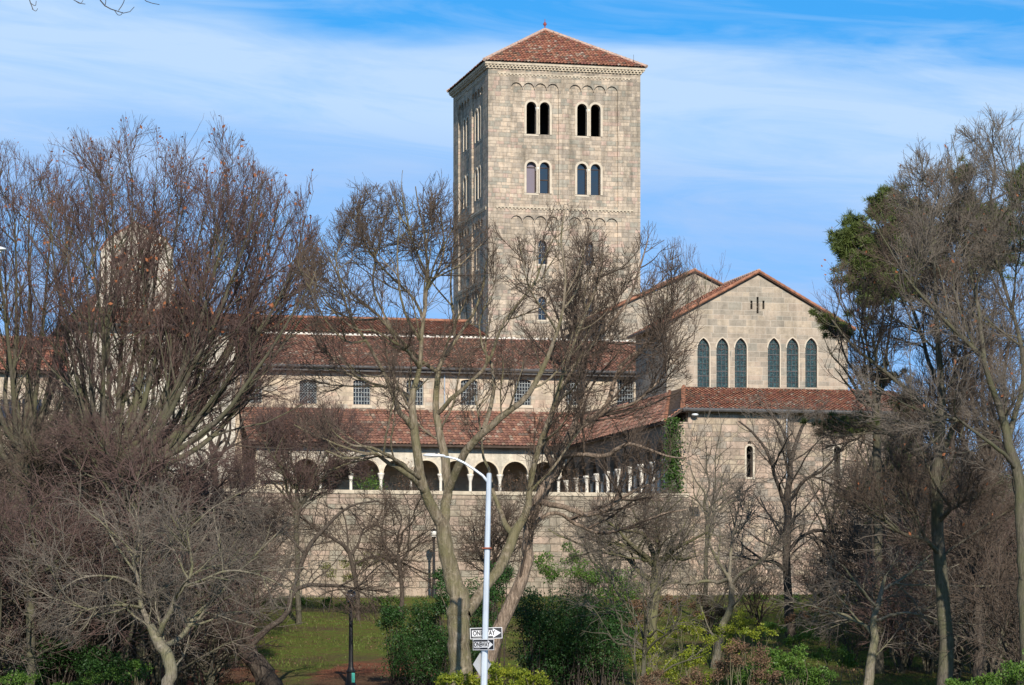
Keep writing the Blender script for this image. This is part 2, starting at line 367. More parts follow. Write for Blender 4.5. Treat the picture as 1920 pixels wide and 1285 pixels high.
def arch(cx, z0, z1, w, n=10, kind='round', rise=None):
    """outline of an opening of width w from z0 to the crown at z1"""
    h = w / 2; pts = [(cx - h, z0), (cx + h, z0)]
    if kind == 'round':
        zs = z1 - h
        pts += [(cx + h * math.cos(a), zs + h * math.sin(a)) for a in [PI * k / n for k in range(n + 1)]]
    elif kind == 'pointed':
        rs = w * .98; zs = z1 - math.sqrt(max(rs * rs - (rs - h) ** 2, 1e-6))
        am = math.acos((rs - h) / rs)
        pts += [(cx + h - rs + rs * math.cos(am * k / n), zs + rs * math.sin(am * k / n)) for k in range(n + 1)]
        pts += [(cx - h + rs - rs * math.cos(am * k / n), zs + rs * math.sin(am * k / n)) for k in range(n - 1, -1, -1)]
    else:  # flat segmental
        r = rise or w * .12
        pts += [(cx + h * math.cos(PI * k / n), z1 - r + r * math.sin(PI * k / n)) for k in range(n + 1)]
    return pts

# ------------------------------------------------------------------ the building's own frame: u to the right (receding), v to the back
TH = R(13.0); CS, SN = math.cos(TH), math.sin(TH); O_Y = 182.0
def Yof(u, v): return O_Y + u * SN + v * CS
def Uof(px, v):
    k = (px - 960) / F; return (k * (O_Y + v * CS) + v * SN) / (CS - k * SN)
def Vof(px, u):
    k = (px - 960) / F; return (u * CS - k * (O_Y + u * SN)) / (SN + k * CS)
def Zof(py, u, v): return (HOR - py) / F * Yof(u, v)
def W(u, v, z): return (u * CS - v * SN, Yof(u, v), z)

class Bld:
    def __init__(s, name, base, label, cat, group=None):
        s.base = base; s.e = empty(name, W(*base), TH); tag(s.e, label, cat, group)
    def part(s, name, mb, mat, parent=None, smooth=False):
        return mb.make(name, mat, parent or s.e, smooth, s.base)

def tile_field(mb, poly, tw=.24, th=.40, amp=.065, lift=.035):
    """barrel tiles laid over a planar polygon; poly[0]->poly[1] is the eave (left to right)"""
    pts = [Vector(p) for p in poly]; o = pts[0]; e1 = (pts[1] - pts[0]).normalized()
    nrm = None
    for k in range(2, len(pts)):
        c = e1.cross(pts[k] - o)
        if c.length > 1e-3: nrm = c.normalized(); break
    e2 = nrm.cross(e1)
    if e2.z < 0: e2 = -e2
    if nrm.z < 0: nrm = -nrm
    loc = [((p - o).dot(e1), (p - o).dot(e2)) for p in pts]
    def inside(x, y):
        c = False; j = len(loc) - 1
        for i in range(len(loc)):
            if (loc[i][1] > y) != (loc[j][1] > y) and x < (loc[j][0] - loc[i][0]) * (y - loc[i][1]) / (loc[j][1] - loc[i][1]) + loc[i][0]: c = not c
            j = i
        return c
    x0 = min(p[0] for p in loc); x1 = max(p[0] for p in loc); y1 = max(p[1] for p in loc)
    nx = int((x1 - x0) / tw) + 1; ny = int(y1 / th) + 1
    rnd = random.Random(int(abs(o.x * 100)) + 3)
    prof = [(-.5, 0), (-.36, .55), (-.14, 1), (.14, 1), (.36, .55), (.5, 0)]
    for j in range(ny):
        for i in range(nx):
            cx = x0 + (i + .5) * tw; cy = (j + .5) * th
            if not inside(cx, min(cy, y1 - .02)): continue
            jit = rnd.uniform(-.03, .03); a = amp * rnd.uniform(.85, 1.15)
            lo, hi = [], []
            for q, h in prof:
                b = o + e1 * (cx + q * tw)
                lo.append(b + e2 * (j * th - .02 + jit) + nrm * (h * a + lift + .004)); hi.append(b + e2 * min(j * th + th, y1) + nrm * (h * a * .85 + .004))
            for k in range(5): mb.quad(lo[k], lo[k + 1], hi[k + 1], hi[k], (i + .5, j + .5))
    return mb

def deck(mb, poly, t=.12):
    """solid slab under the tiles"""
    pts = [Vector(p) for p in poly]; lo = [p - Vector((0, 0, t)) for p in pts]
    mb.poly(pts); mb.poly(lo[::-1])
    for k in range(len(pts)):
        a, b = k, (k + 1) % len(pts); mb.quad(pts[a], pts[b], lo[b], lo[a])

def ridge_caps(mb, a, b, r=.14, step=.42):
    a, b = Vector(a), Vector(b); L = (b - a).length; n = max(1, int(L / step)); d = (b - a) / n
    for k in range(n):
        mb.tube([a + d * k, a + d * (k + 1.04)], [r * 1.08, r * .9], 8)

def ring(mb, axis, c, cx, zs, r, wd, z0, pr=.06, n=14, inward=1, kind='round'):
    """raised surround of a round arched opening, proud of the wall"""
    pin = [(cx + r, z0)] + [(cx + r * math.cos(PI * k / n), zs + r * math.sin(PI * k / n)) for k in range(n + 1)] + [(cx - r, z0)]
    R2 = r + wd
    pou = [(cx + R2, z0)] + [(cx + R2 * math.cos(PI * k / n), zs + R2 * math.sin(PI * k / n)) for k in range(n + 1)] + [(cx - R2, z0)]
    def w(p, off): return (p[0], c - off * inward, p[1]) if axis == 'v' else (c - off * inward, p[0], p[1])
    for k in range(len(pin) - 1):
        mb.quad(w(pin[k], pr), w(pin[k + 1], pr), w(pou[k + 1], pr), w(pou[k], pr))
        mb.quad(w(pou[k], pr), w(pou[k + 1], pr), w(pou[k + 1], -.02), w(pou[k], -.02))
        mb.quad(w(pin[k], pr), w(pin[k + 1], pr), w(pin[k + 1], -.02), w(pin[k], -.02))

# ------------------------------------------------------------------ terrain
def gz(x, y):
    pts = [(-400, -2.0), (0, -1.75), (60, -2.4), (86, -2.55), (104, -2.55), (123, -1.9), (142, -.55), (160, 1.1), (178, 2.45), (184, 2.7), (230, 4.2), (330, 4.0), (900, -30), (2500, -90)]
    z = pts[-1][1]
    for (a, za), (b, zb) in zip(pts, pts[1:]):
        if y <= b:
            t = max(0, (y - a) / (b - a)); z = za + (zb - za) * t; break
    if 95 < y < 182: z += .16 * math.sin(x * .31 + y * .17) * math.sin(y * .21 - x * .05) * min(1, (y - 95) / 15, (182 - y) / 8)
    return z
def build_ground():
    xs = [-2500, -800, -300, -120] + [-60 + 1.5 * k for k in range(81)] + [120, 300, 800, 2500]
    ys = [-400, -100, -20, 0, 20, 40, 60, 80, 86, 92] + [96 + 1.5 * k for k in range(60)] + [190, 200, 230, 280, 330, 500, 900, 1600, 2500]
    me = bpy.data.meshes.new('ground'); vs = [(x, y, gz(x, y)) for y in ys for x in xs]; n = len(xs)
    fs = [(j * n + i, j * n + i + 1, (j + 1) * n + i + 1, (j + 1) * n + i) for j in range(len(ys) - 1) for i in range(n - 1)]
    me.from_pydata(vs, [], fs); me.materials.append(M['ground']); me.polygons.foreach_set('use_smooth', [True] * len(fs))
    o = bpy.data.objects.new('ground', me); COL.objects.link(o); tag(o, kind='structure')
build_ground()
# the street the photograph is taken across, below the frame
def slope_strip(name, y0, y1, dz, mat, th=.0, x0=-120, x1=120):
    mb = MB(); ys = [y0 + (y1 - y0) * k / 6 for k in range(7)]
    for a, b in zip(ys, ys[1:]):
        mb.quad((x0, a, gz(0, a) + dz), (x1, a, gz(0, a) + dz), (x1, b, gz(0, b) + dz), (x0, b, gz(0, b) + dz))
    if th:
        for yy in (y0, y1): mb.quad((x0, yy, gz(0, yy) + dz), (x1, yy, gz(0, yy) + dz), (x1, yy, gz(0, yy) + dz - th), (x0, yy, gz(0, yy) + dz - th))
    return tag(mb.make(name, mat), kind='structure')
slope_strip('road', 62, 80, .03, M['asphalt'], .1)
slope_strip('kerb', 80, 80.25, .15, M['kerb'], .2)
slope_strip('pavement', 80.25, 88, .146, M['paving'], .2)

# ------------------------------------------------------------------ window helper
def lattice(mb, axis, c, outline, dx, dz, t=.03, diag=False):
    """flat glazing bars clipped to the outline's box, as real thin bars"""
    xs = [p[0] for p in outline]; zs = [p[1] for p in outline]; x0, x1, z0, z1 = min(xs), max(xs), min(zs), max(zs)
    def bx(a0, a1, b0, b1):
        if axis == 'v': mb.box(a0, a1, c - .02, c + .02, b0, b1)
        else: mb.box(c - .02, c + .02, a0, a1, b0, b1)
    if not diag:
        n = max(1, round((x1 - x0) / dx)); m = max(1, round((z1 - z0) / dz))
        for k in range(1, n): x = x0 + (x1 - x0) * k / n; bx(x - t / 2, x + t / 2, z0, z1 - .02)
        for k in range(1, m): z = z0 + (z1 - z0) * k / m; bx(x0, x1, z - t / 2, z + t / 2)
        bx(x0, x0 + t, z0, z1 - .1); bx(x1 - t, x1, z0, z1 - .1); bx(x0, x1, z0, z0 + t)
    else:
        wd, ht = x1 - x0, z1 - z0; s = dx
        for sgn in (1, -1):
            k = -ht
            while k < wd:
                pts = []
                for (x, z) in [(x0 + k + q * ht / 12, z0 + q * ht / 12) for q in range(13)]:
                    if x0 <= x <= x1: pts.append((x if sgn > 0 else x0 + x1 - x, z))
                if len(pts) > 1:
                    a, b = pts[0], pts[-1]
                    mb.tube([(a[0], c, a[1]), (b[0], c, b[1])], t / 2, 4, False)
                k += s

# ================================================================== TOWER
def build_tower():
    VT = 52.0; U0 = 10.1; U1 = U0 + 12.3; V1 = VT + 13.2; Z0 = 3.0
    zt = Zof(128, U0, VT)                       # wall top under the cornice
    T = Bld('bell_tower', ((U0 + U1) / 2, (VT + V1) / 2, Z0), 'tall square stone bell tower with paired arched windows and a red pyramid roof', 'tower')
    zb1 = Zof(388, U0, VT); zb2 = Zof(522, U0, VT); mb_w = MB(); mb_p = MB()
    rec = .16
    # layout along the face, metres from the near corner (measured on the sunlit front)
    m = lambda px: Uof(px, VT) - U0
    bays = [(m(957), m(1048)), (m(1067), m(1159))]
    wmid = [(m(997), m(1022)), (m(1092), m(1117.5))]
    single = [m(1018), m(1106)]
    def face(axis, c, start, length, inward, sgn=1):
        """front (axis v) and left (axis u) faces"""
        X = lambda a: start + a * length / 12.3
        def bay(a0, a1, z0, z1, n=4):
            a0, a1 = X(a0), X(a1); r = (a1 - a0) / (2 * n); pts = [(a0, z0), (a1, z0)]
            for k in range(n):
                cx = a1 - r - 2 * r * k
                pts += [(cx + r * .96 * math.cos(PI * q / 8), z1 - r + r * math.sin(PI * q / 8)) for q in range(9)]
            return pts
        stories = [(zb1 + .28, Zof(152, U0, VT)), (zb2 + .25, Zof(402, U0, VT)), (Z0 + 6.0, zb2 - .55)]
        holes = [bay(a0, a1, s0, s1) for (a0, a1) in bays for (s0, s1) in stories]
        mb_w.panel(axis, c, [(start, Z0), (start + length, Z0), (start + length, zt), (start, zt)], holes, rec, inward)
        cr = c + rec * inward
        for bi, (a0, a1) in enumerate(bays):
            for si, (s0, s1) in enumerate(stories):
                A0, A1 = X(a0) - .05, X(a1) + .05
                opn = []
                if si == 0:
                    for (py0, py1) in ((187, 248), (300, 359)):
                        z1, z0 = Zof(py0, U0, VT), Zof(py1, U0, VT)
                        for cx in wmid[bi]: opn.append((X(cx), z0, z1, .80, py0))
                elif si == 1:
                    opn.append((X(single[bi]), Zof(492, U0, VT), Zof(447, U0, VT), .66, 447))
                else:
                    opn.append((X(single[bi]), Zof(597, U0, VT), Zof(553, U0, VT), .66, 553))
                hs = [arch(cx, z0, z1, wd) for (cx, z0, z1, wd, _) in opn]
                mb_p.panel(axis, cr, [(A0, s0 - .05), (A1, s0 - .05), (A1, s1 + .05), (A0, s1 + .05)], hs, .45, inward)
                # windows
                done = {}
                for (cx, z0, z1, wd, py) in opn:
                    if py not in done:
                        wf = MB(); done[py] = wf
                        wf.box(*( (X(a0) + .3, X(a1) - .3, min(cr - .07 * inward, cr), max(cr - .07 * inward, cr)) if axis == 'v' and False else ((cx - .6, cx + .6, cr - .03, cr + .05) if axis == 'v' else (cr - .03, cr + .05, cx - .6, cx + .6)) ), z0 - .14, z0 - .003)
                    wf = done[py]
                    if si == 0: ring(wf, axis, cr, cx, z1 - wd / 2, wd / 2, .17, z0, .07, 14, inward)
                for py, wf in done.items():
                    win = T.part('window', wf, M['frame_stone'])
                    ops = [o_ for o_ in opn if o_[4] == py]
                    if len(ops) == 2:
                        cm = MB(); mx = (ops[0][0] + ops[1][0]) / 2; z0, z1 = ops[0][1], ops[0][2]
                        cc = (mx, cr + .10 * inward, z0) if axis == 'v' else (cr + .10 * inward, mx, z0)
                        h = z1 - z0 - .42
                        cm.lathe(cc, [(.15, 0), (.15, .1), (.09, .16), (.085, h - .45), (.10, h - .42), (.17, h - .2), (.19, h - .03), (.19, h)], 10)
                        T.part('column', cm, M['white_marble'], win, True)
                    for oi, (cx, z0, z1, wd, _) in enumerate(ops):
                        if py == 187: continue                     # belfry stage stands open
                        g = MB(); gc = cr + .34 * inward
                        g.panel(axis, gc, arch(cx, z0, z1, wd + .02))
                        blind = py == 300 and bi == 0 and oi == 0
                        T.part('pane', g, M['glass_blind'] if blind else M['glass'], win)
                        fr = MB()
                        bar = lambda p0, p1, q0, q1: fr.box(p0, p1, gc - .05, gc + .03, q0, q1) if axis == 'v' else fr.box(gc - .05, gc + .03, p0, p1, q0, q1)
                        h = wd / 2
                        if si == 0:
                            bar(cx - h, cx - h + .05, z0, z1 - h); bar(cx + h - .05, cx + h, z0, z1 - h); bar(cx - h, cx + h, z0, z0 + .06)
                            bar(cx - h, cx + h, z1 - h - .04, z1 - h + .02)
                            if oi == 1 and bi == 0: bar(cx - h, cx + h, z0 + 1.05, z0 + 1.13)
                        else:
                            for q in (1, 2, 3): bar(cx - h, cx + h, z0 + (z1 - z0) * q / 4 - .015, z0 + (z1 - z0) * q / 4 + .015)
                            bar(cx - .015, cx + .015, z0, z1 - .05)
                        T.part('frame', fr, M['timber'] if si == 0 else M['lead'], win)
    face('v', VT, U0, U1 - U0, 1)
    face('u', U0, VT, V1 - VT, 1)
    mb_w.panel('v', V1, [(U0, Z0), (U1, Z0), (U1, zt), (U0, zt)])
    mb_w.panel('u', U1, [(VT, Z0), (V1, Z0), (V1, zt), (VT, zt)])
    T.part('wall', mb_w, M['tower']); T.part('recessed_panel', mb_p, M['tower'])
    fl = MB()                                    # floors and a back panel, near-black to stand in for inside darkness
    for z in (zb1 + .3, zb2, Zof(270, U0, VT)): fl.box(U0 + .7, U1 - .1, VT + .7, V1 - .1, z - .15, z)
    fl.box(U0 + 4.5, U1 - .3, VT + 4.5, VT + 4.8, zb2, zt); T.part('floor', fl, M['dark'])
    # string courses: row of little blocks under a ledge
    sc_ = MB()
    sd_ = MB()
    def string(z, a0, a1, ledge=.12, d=.10, dent=True):
        sc_, sd_ = MB(), MB()
        sc_.box(U0 + a0, U0 + a1, VT - d, VT + .01, z, z + ledge); sd_.box(U0 - d, U0 + .01, VT + a0 * 1.07, VT + a1 * 1.07, z, z + ledge)
        if dent:
            x = a0 + .05
            while x < a1 - .1:
                sc_.box(U0 + x, U0 + x + .13, VT - d * .9, VT + .01, z - .11, z - .003)
                sd_.box(U0 - d * .9, U0 + .01, VT + x * 1.07, VT + x * 1.07 + .13, z - .11, z - .003); x += .29
        T.part('string_course', sc_, M['cornice']); T.part('string_course', sd_, M['cornice'])
    string(Zof(137, U0, VT), .8, 11.5, .07, .07); string(zb1, .6, 11.7, .10, .09); string(zb2, 1.2, 11.6, .09, .09); string(zb2 - .33, 1.6, 11.2, .06, .06)
    co = MB(); e = zt
    for k, (pr, h) in enumerate(((.08, .15), (.19, .15), (.32, .20))):
        co.box(U0 - pr, U1 + pr, VT - pr, V1 + pr, e + .003, e + h)
        if k < 2:
            x = U0 - pr
            while x < U1 + pr:
                co.box(x, x + .14, VT - pr - .09, VT - pr + .002, e + .02, e + h - .003); x += .28
            x = VT - pr
            while x < V1 + pr:
                co.box(U0 - pr - .09, U0 - pr + .002, x, x + .14, e + .02, e + h - .003); x += .28
        e += h
    T.part('cornice', co, M['cornice'])
    ov = .42; c = ((U0 + U1) / 2, (VT + V1) / 2, Zof(57, (U0 + U1) / 2, (VT + V1) / 2))
    A = (U0 - ov, VT - ov, e + .02); B = (U1 + ov, VT - ov, e + .02); C = (U1 + ov, V1 + ov, e + .02); D = (U0 - ov, V1 + ov, e + .02)
    rf = MB(); dk = MB()
    for a, b in ((A, B), (B, C), (C, D), (D, A)):
        tile_field(rf, [a, b, c], .27, .42, .075)
    dk.poly([A, B, c]); dk.poly([B, C, c]); dk.poly([C, D, c]); dk.poly([D, A, c]); dk.poly([A, B, C, D])
    T.part('roof', rf, M['tile_red'])
    T.part('roof_deck', dk, M['timber'])
    hp = MB()
    up = Vector((0, 0, .07))
    for a in (A, B, C, D): ridge_caps(hp, Vector(a) + up, Vector(c) + up, .13)
    T.part('hip_tiles', hp, M['ridge'])
    f = MB(); f.lathe(c, [(.2, -.1), (.16, .1), (.05, .16), (.045, .34), (.13, .42), (.15, .52), (.08, .62), (.03, .66), (.02, .9)], 10)
    T.part('finial', f, M['finial'], None, True)
    rod = MB(); rod.tube([(U1 - .5, VT + .2, e + .2), (U1 - .5, VT + .2, e + 1.1)], .015, 5); T.part('lightning_rod', rod, M['gutter'])
build_tower()

# ================================================================== MAIN WING with cloister arcade
G_FLOOR = 8.1
def columnset(T, mb, u, v, z0, z1, r=.12):
    h = z1 - z0
    mb.lathe((u, v, z0), [(r * 1.9, 0), (r * 1.9, .08), (r * 1.3, .16), (r * 1.02, .22), (r * .95, h - .5), (r * 1.15, h - .46), (r * 1.3, h - .38), (r * 2.0, h - .12), (r * 2.15, h - .1), (r * 2.15, h)], 12)

C_ROOF = {}
def build_wing():
    VA = 27.6; VW = 32.0; Z0 = 4.0
    UL, UR = Uof(440, VW), Uof(1243, VW)
    T = Bld('cloister_wing', ((UL + UR) / 2, 40, Z0), 'long two storey stone wing with leaded windows and two stepped tile roofs', 'building')
    zeA = Zof(691, Uof(640, VW), VW)
    wl = MB(); holes = []; wins = []
    for i, px in enumerate((475, 578, 678.5, 778, 880, 980, 1077, 1173)):
        u = Uof(px, VW); z1 = Zof(712, u, VW); z0 = Zof(760, u, VW)
        wins.append((i, u, z0, z1)); holes.append(arch(u, z0, z1, 1.22, 8, 'seg', .15))
    wl.panel('v', VW, [(UL, Z0), (UR, Z0), (UR, zeA), (UL, zeA)], holes, .35)
    wl.panel('u', UL, [(VW, Z0), (46, Z0), (46, zeA), (VW, zeA)])
    T.part('wall', wl, M['tan'])
    for (i, u, z0, z1) in wins:
        f = MB(); f.box(u - .72, u + .72, VW - .08, VW + .10, z0 - .2, z0 - .003)
        win = T.part('window', f, M['frame_stone'])
        g = MB(); g.panel('v', VW + .30, arch(u, z0, z1, 1.24, 8, 'seg', .15)); T.part('pane', g, M['glass_dim'], win)
        l = MB()
        if i == 1:
            lattice(l, 'v', VW + .10, arch(u, z0, z1, 1.22, 8, 'seg', .15), .2, .2, .028, True)
        lattice(l, 'v', VW + .22, arch(u, z0, z1, 1.22, 8, 'seg', .15), .205 if i != 1 else .61, .28 if i != 1 else .85, .038)
        T.part('lattice', l, M['lead'], win)
    # roof A (lower, in front) and roof B (upper, behind)
    vA0, vA1 = VW - .75, 39.4; zA0 = zeA + .10; zA1 = Zof(633, Uof(800, vA1), vA1)
    qa = [(UL - .1, vA0, zA0), (UR + .1, vA0, zA0), (UR + .1, vA1, zA1), (UL - .1, vA1, zA1)]
    r = MB(); tile_field(r, qa, .25, .41); T.part('roof', r, M['tile_brown'])
    d = MB(); deck(d, qa); T.part('roof_deck', d, M['timber'])
    rc = MB(); rng = random.Random(4)
    x = UL
    while x < UR: rc.tube([(x, vA1 - .1, zA1 + .07), (x + .19, vA1 - .1, zA1 + .075)], [.09, .08], 7); x += .36 * rng.choice((1, 1, 1, 2, 1))
    rc.tube([(UL, vA1 - .06, zA1 + .03), (UR, vA1 - .06, zA1 + .03)], .05, 6); T.part('ridge_tiles', rc, M['white_marble'])
    UB1 = Uof(905, 40); vB1 = 46.5; zB1 = Zof(600, Uof(700, vB1), vB1)
    bw = MB(); bw.panel('v', vA1 + .03, [(UL, Z0), (UB1, Z0), (UB1, zA1 + .15), (UL, zA1 + .15)]); bw.panel('u', UB1, [(vA1, Z0), (53, Z0), (53, zA1), (vB1, zB1 - .1), (vA1, zA1)])
    T.part('upper_wall', bw, M['tan'])
    qb = [(UL - 3, vA1 - .15, zA1 + .22), (UB1 + .3, vA1 - .15, zA1 + .22), (UB1 + .3, vB1, zB1), (UL - 3, vB1, zB1)]
    r2 = MB(); tile_field(r2, qb, .25, .41); qc = [(UB1 + .3, 53.5, zA1 + .2), (UL - 3, 53.5, zA1 + .2), (UL - 3, vB1, zB1), (UB1 + .3, vB1, zB1)]
    tile_field(r2, qc, .25, .6)
    T.part('upper_roof', r2, M['tile_red'])
    d2 = MB(); deck(d2, qb); deck(d2, qc); T.part('upper_roof_deck', d2, M['timber'])
    rr = MB(); ridge_caps(rr, (UL - 3, vB1, zB1 + .07), (UB1 + .3, vB1, zB1 + .07)); T.part('upper_ridge', rr, M['orange'])
    g = MB(); g.tube([(UL, vA0 - .08, zA0 - .05), (UR, vA0 - .08, zA0 - .05)], .11, 8); g.box(UL, UR, vA0 + .1, VW - .003, zA0 - .34, zA0 - .16)
    T.part('gutter', g, M['gutter'])
    for px in (451, 833):
        p = MB(); u = Uof(px, VW); p.tube([(u, VW - .09, zA0 - .2), (u, VW - .09, 16.4)], .05, 6); T.part('downpipe', p, M['pipe'])

    # ---- cloister: one walk under a lean-to roof, arcade open to the garden
    C = Bld('cloister_arcade', (0, VA, G_FLOOR), 'pale round arched arcade on slim columns under a low tiled roof', 'arcade')
    ua = Uof(545, VA); ub = Uof(1103, VA); n = 10; sp = (ub - ua) / n
    zs = Zof(888, 0, VA); zw = Zof(838, 0, VA)
    w_ = MB(); out = [(ua - 2.3, zw), (ua - 2.3, zs - .6), (ua - .2, zs - .6), (ua - .2, zs)]
    top = []
    for k in range(n):
        c = ua + sp * (k + .5); r_ = sp / 2 - .14
        out.append((c - r_, zs)); out += [(c - r_ * math.cos(PI * q / 12), zs + r_ * 1.04 * math.sin(PI * q / 12)) for q in range(1, 12)]; out.append((c + r_, zs))
    out += [(ub + .2, zs), (ub + .2, zw)]
    for off in (0, .34): w_.panel('v', VA + off, out)
    for a, b in zip(out, out[1:] + out[:1]): w_.quad((a[0], VA, a[1]), (b[0], VA, b[1]), (b[0], VA + .34, b[1]), (a[0], VA + .34, a[1]))
    C.part('arcade_wall', w_, M['pale'])
    ar = MB()
    for k in range(n): ring(ar, 'v', VA, ua + sp * (k + .5), zs, sp / 2 - .145, .10, zs - .01, .05, 14)
    C.part('arch_moulding', ar, M['cream'])
    dw = MB(); dw.box(ua - .3, ub + .2, VA - .03, VA + .40, G_FLOOR, G_FLOOR + .75)
    C.part('dwarf_wall', dw, M['cream'])
    for k in range(n + 1):
        cm = MB(); columnset(C, cm, ua + sp * k, VA + .17, G_FLOOR + .753, zs - .003, .11); C.part('column', cm, M['white_marble'], None, True)
    # left end bay: arched recess, pale panel in place of a sunlit inner wall
    ep = MB(); e0 = Uof(480, VA); e1 = ua - .2
    ep.panel('v', VA + .05, [(e0, G_FLOOR), (e1, G_FLOOR), (e1, zw), (e0, zw)], [arch((e0 + e1) / 2 + .15, G_FLOOR + .1, zs + .85, 1.9)], .5)
    ep.panel('v', VA + .5, [(e0, G_FLOOR), (e1 + .5, G_FLOOR), (e1 + .5, zw), (e0, zw)])
    C.part('end_panel', ep, M['cream'])
    bk = MB(); bk.panel('v', VW - .02, [(e0, G_FLOOR), (12.2, G_FLOOR), (12.2, zw + 3.2), (e0, zw + 3.2)]); C.part('back_wall', bk, M['tan'])
    # lean-to roof of back walk
    z0 = Zof(834, 0, VA - .75); z1 = Zof(769, 0, VW - .06)
    UR_E = 10.0                                          # eave line of the right hand walk
    u_in = 12.35
    v0 = VA - .75
    qa = [(e0 - .6, v0, z0), (UR_E, v0, z0), (u_in, VW - .06, z1), (e0 - .6, VW - .06, z1)]
    r = MB(); tile_field(r, qa, .25, .41)
    # right walk: eave at u=9.7 from v=27 to 0, rising towards the gabled block
    VN = 1.4
    zc = z1 - .35
    qb = [(UR_E, v0, z0), (UR_E, VN, z0), (u_in, 8.6, zc), (u_in, VW - .06, z1)]
    tile_field(r, qb, .25, .41)
    C.part('roof', r, M['tile_brown'])
    d = MB(); deck(d, qa, .14); deck(d, [(UR_E, v0, z0), (UR_E, VN, z0), (u_in, 8.6, zc), (u_in, v0, zc)], .14); C.part('roof_deck', d, M['timber'])
    hp = MB(); ridge_caps(hp, (UR_E, v0, z0 + .05), (u_in, VW, z1 + .05), .1); C.part('hip_tiles', hp, M['orange'])
    h2 = MB(); ridge_caps(h2, (UR_E + .02, VN - .03, z0 + .05), (u_in, 8.6, zc + .05), .10); C.part('hip_tiles', h2, M['orange'])
    C_ROOF.update(u=UR_E, v=VN, z=z0, ui=u_in, zc=zc)
    # eaves boards under both roofs
    eb = MB(); eb.box(e0 - .5, UR_E, VA - .06, VA + .36, zw + .003, z0 + .2); C.part('wall_plate', eb, M['timber'])
    # right walk arcade, facing the garden (mostly seen edge on): slim paired columns
    ra = MB(); ua_ = 10.3; nb = 9; v_b = VA - .25; v_a = 2.2; s2 = (v_b - v_a) / nb; zs2 = zs - .35; zw2 = z0 + .12
    out = [(v_a - .9, zw2), (v_a - .9, G_FLOOR), (v_a - .15, G_FLOOR), (v_a - .15, zs2)]
    for k in range(nb):
        ol = arch(v_a + s2 * (k + .5), zs2, zs2 + 1.5, s2 - .4, 6, 'pointed')[1:]
        out += list(reversed(ol))
    out += [(v_b + .15, zs2), (v_b + .15, zw2)]
    for off in (0, .3): ra.panel('u', ua_ + off, out)
    for a, b in zip(out, out[1:] + out[:1]): ra.quad((ua_, a[0], a[1]), (ua_, b[0], b[1]), (ua_ + .3, b[0], b[1]), (ua_ + .3, a[0], a[1]))
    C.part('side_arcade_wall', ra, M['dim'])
    for k in range(nb + 1):
        for off in (-.03, .33):
            cm = MB(); columnset(C, cm, ua_ + off, v_a + s2 * k, G_FLOOR + .6, zs2 - .003, .125); C.part('column', cm, M['white_marble'], None, True)
    dw2 = MB(); dw2.box(ua_ - .2, ua_ + .5, v_a, v_b, G_FLOOR, G_FLOOR + .597); C.part('side_dwarf_wall', dw2, M['cream'])
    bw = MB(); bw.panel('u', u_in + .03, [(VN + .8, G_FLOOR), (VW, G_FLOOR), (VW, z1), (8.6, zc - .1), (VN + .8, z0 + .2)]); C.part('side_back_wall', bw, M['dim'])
    # near end wall of the walk, above the retaining wall
    ne = MB(); ne.box(10.15, 11.66, 1.3, 2.05, G_FLOOR - .5, z0 - .05)
    C.part('end_wall', ne, M['rough'])
build_wing()

# ================================================================== RETAINING WALL with garden terrace
def build_retaining():
    uL, uR = Uof(420, 0), Uof(1292, 0); zt = Zof(926, 0, 0)
    T = Bld('retaining_wall', ((uL + uR) / 2, 0, 2.0), 'tall coursed stone retaining wall with a flat coping below the arcade', 'wall')
    b = MB(); b.box(uL, uR, 0, .8, 1.0, zt - .1); T.part('wall', b, M['retaining'])
    c = MB(); x = uL; rnd = random.Random(5)
    while x < uR - .2:
        l = min(rnd.uniform(.9, 1.5), uR - x); c.box(x, x + l - .015, -.08, .86, zt - .097, zt + .12 + rnd.uniform(0, .01)); x += l
    T.part('coping', c, M['cornice'])
    g = MB(); g.quad((uL, .8, G_FLOOR + .1), (12.3, .8, G_FLOOR + .1), (12.3, 32, G_FLOOR + .1), (uL, 32, G_FLOOR + .1)); o = g.make('garden_terrace', M['soil']); o.location = W(0, 0, 0); o.rotation_euler = (0, 0, TH); tag(o, kind='structure')
build_retaining()

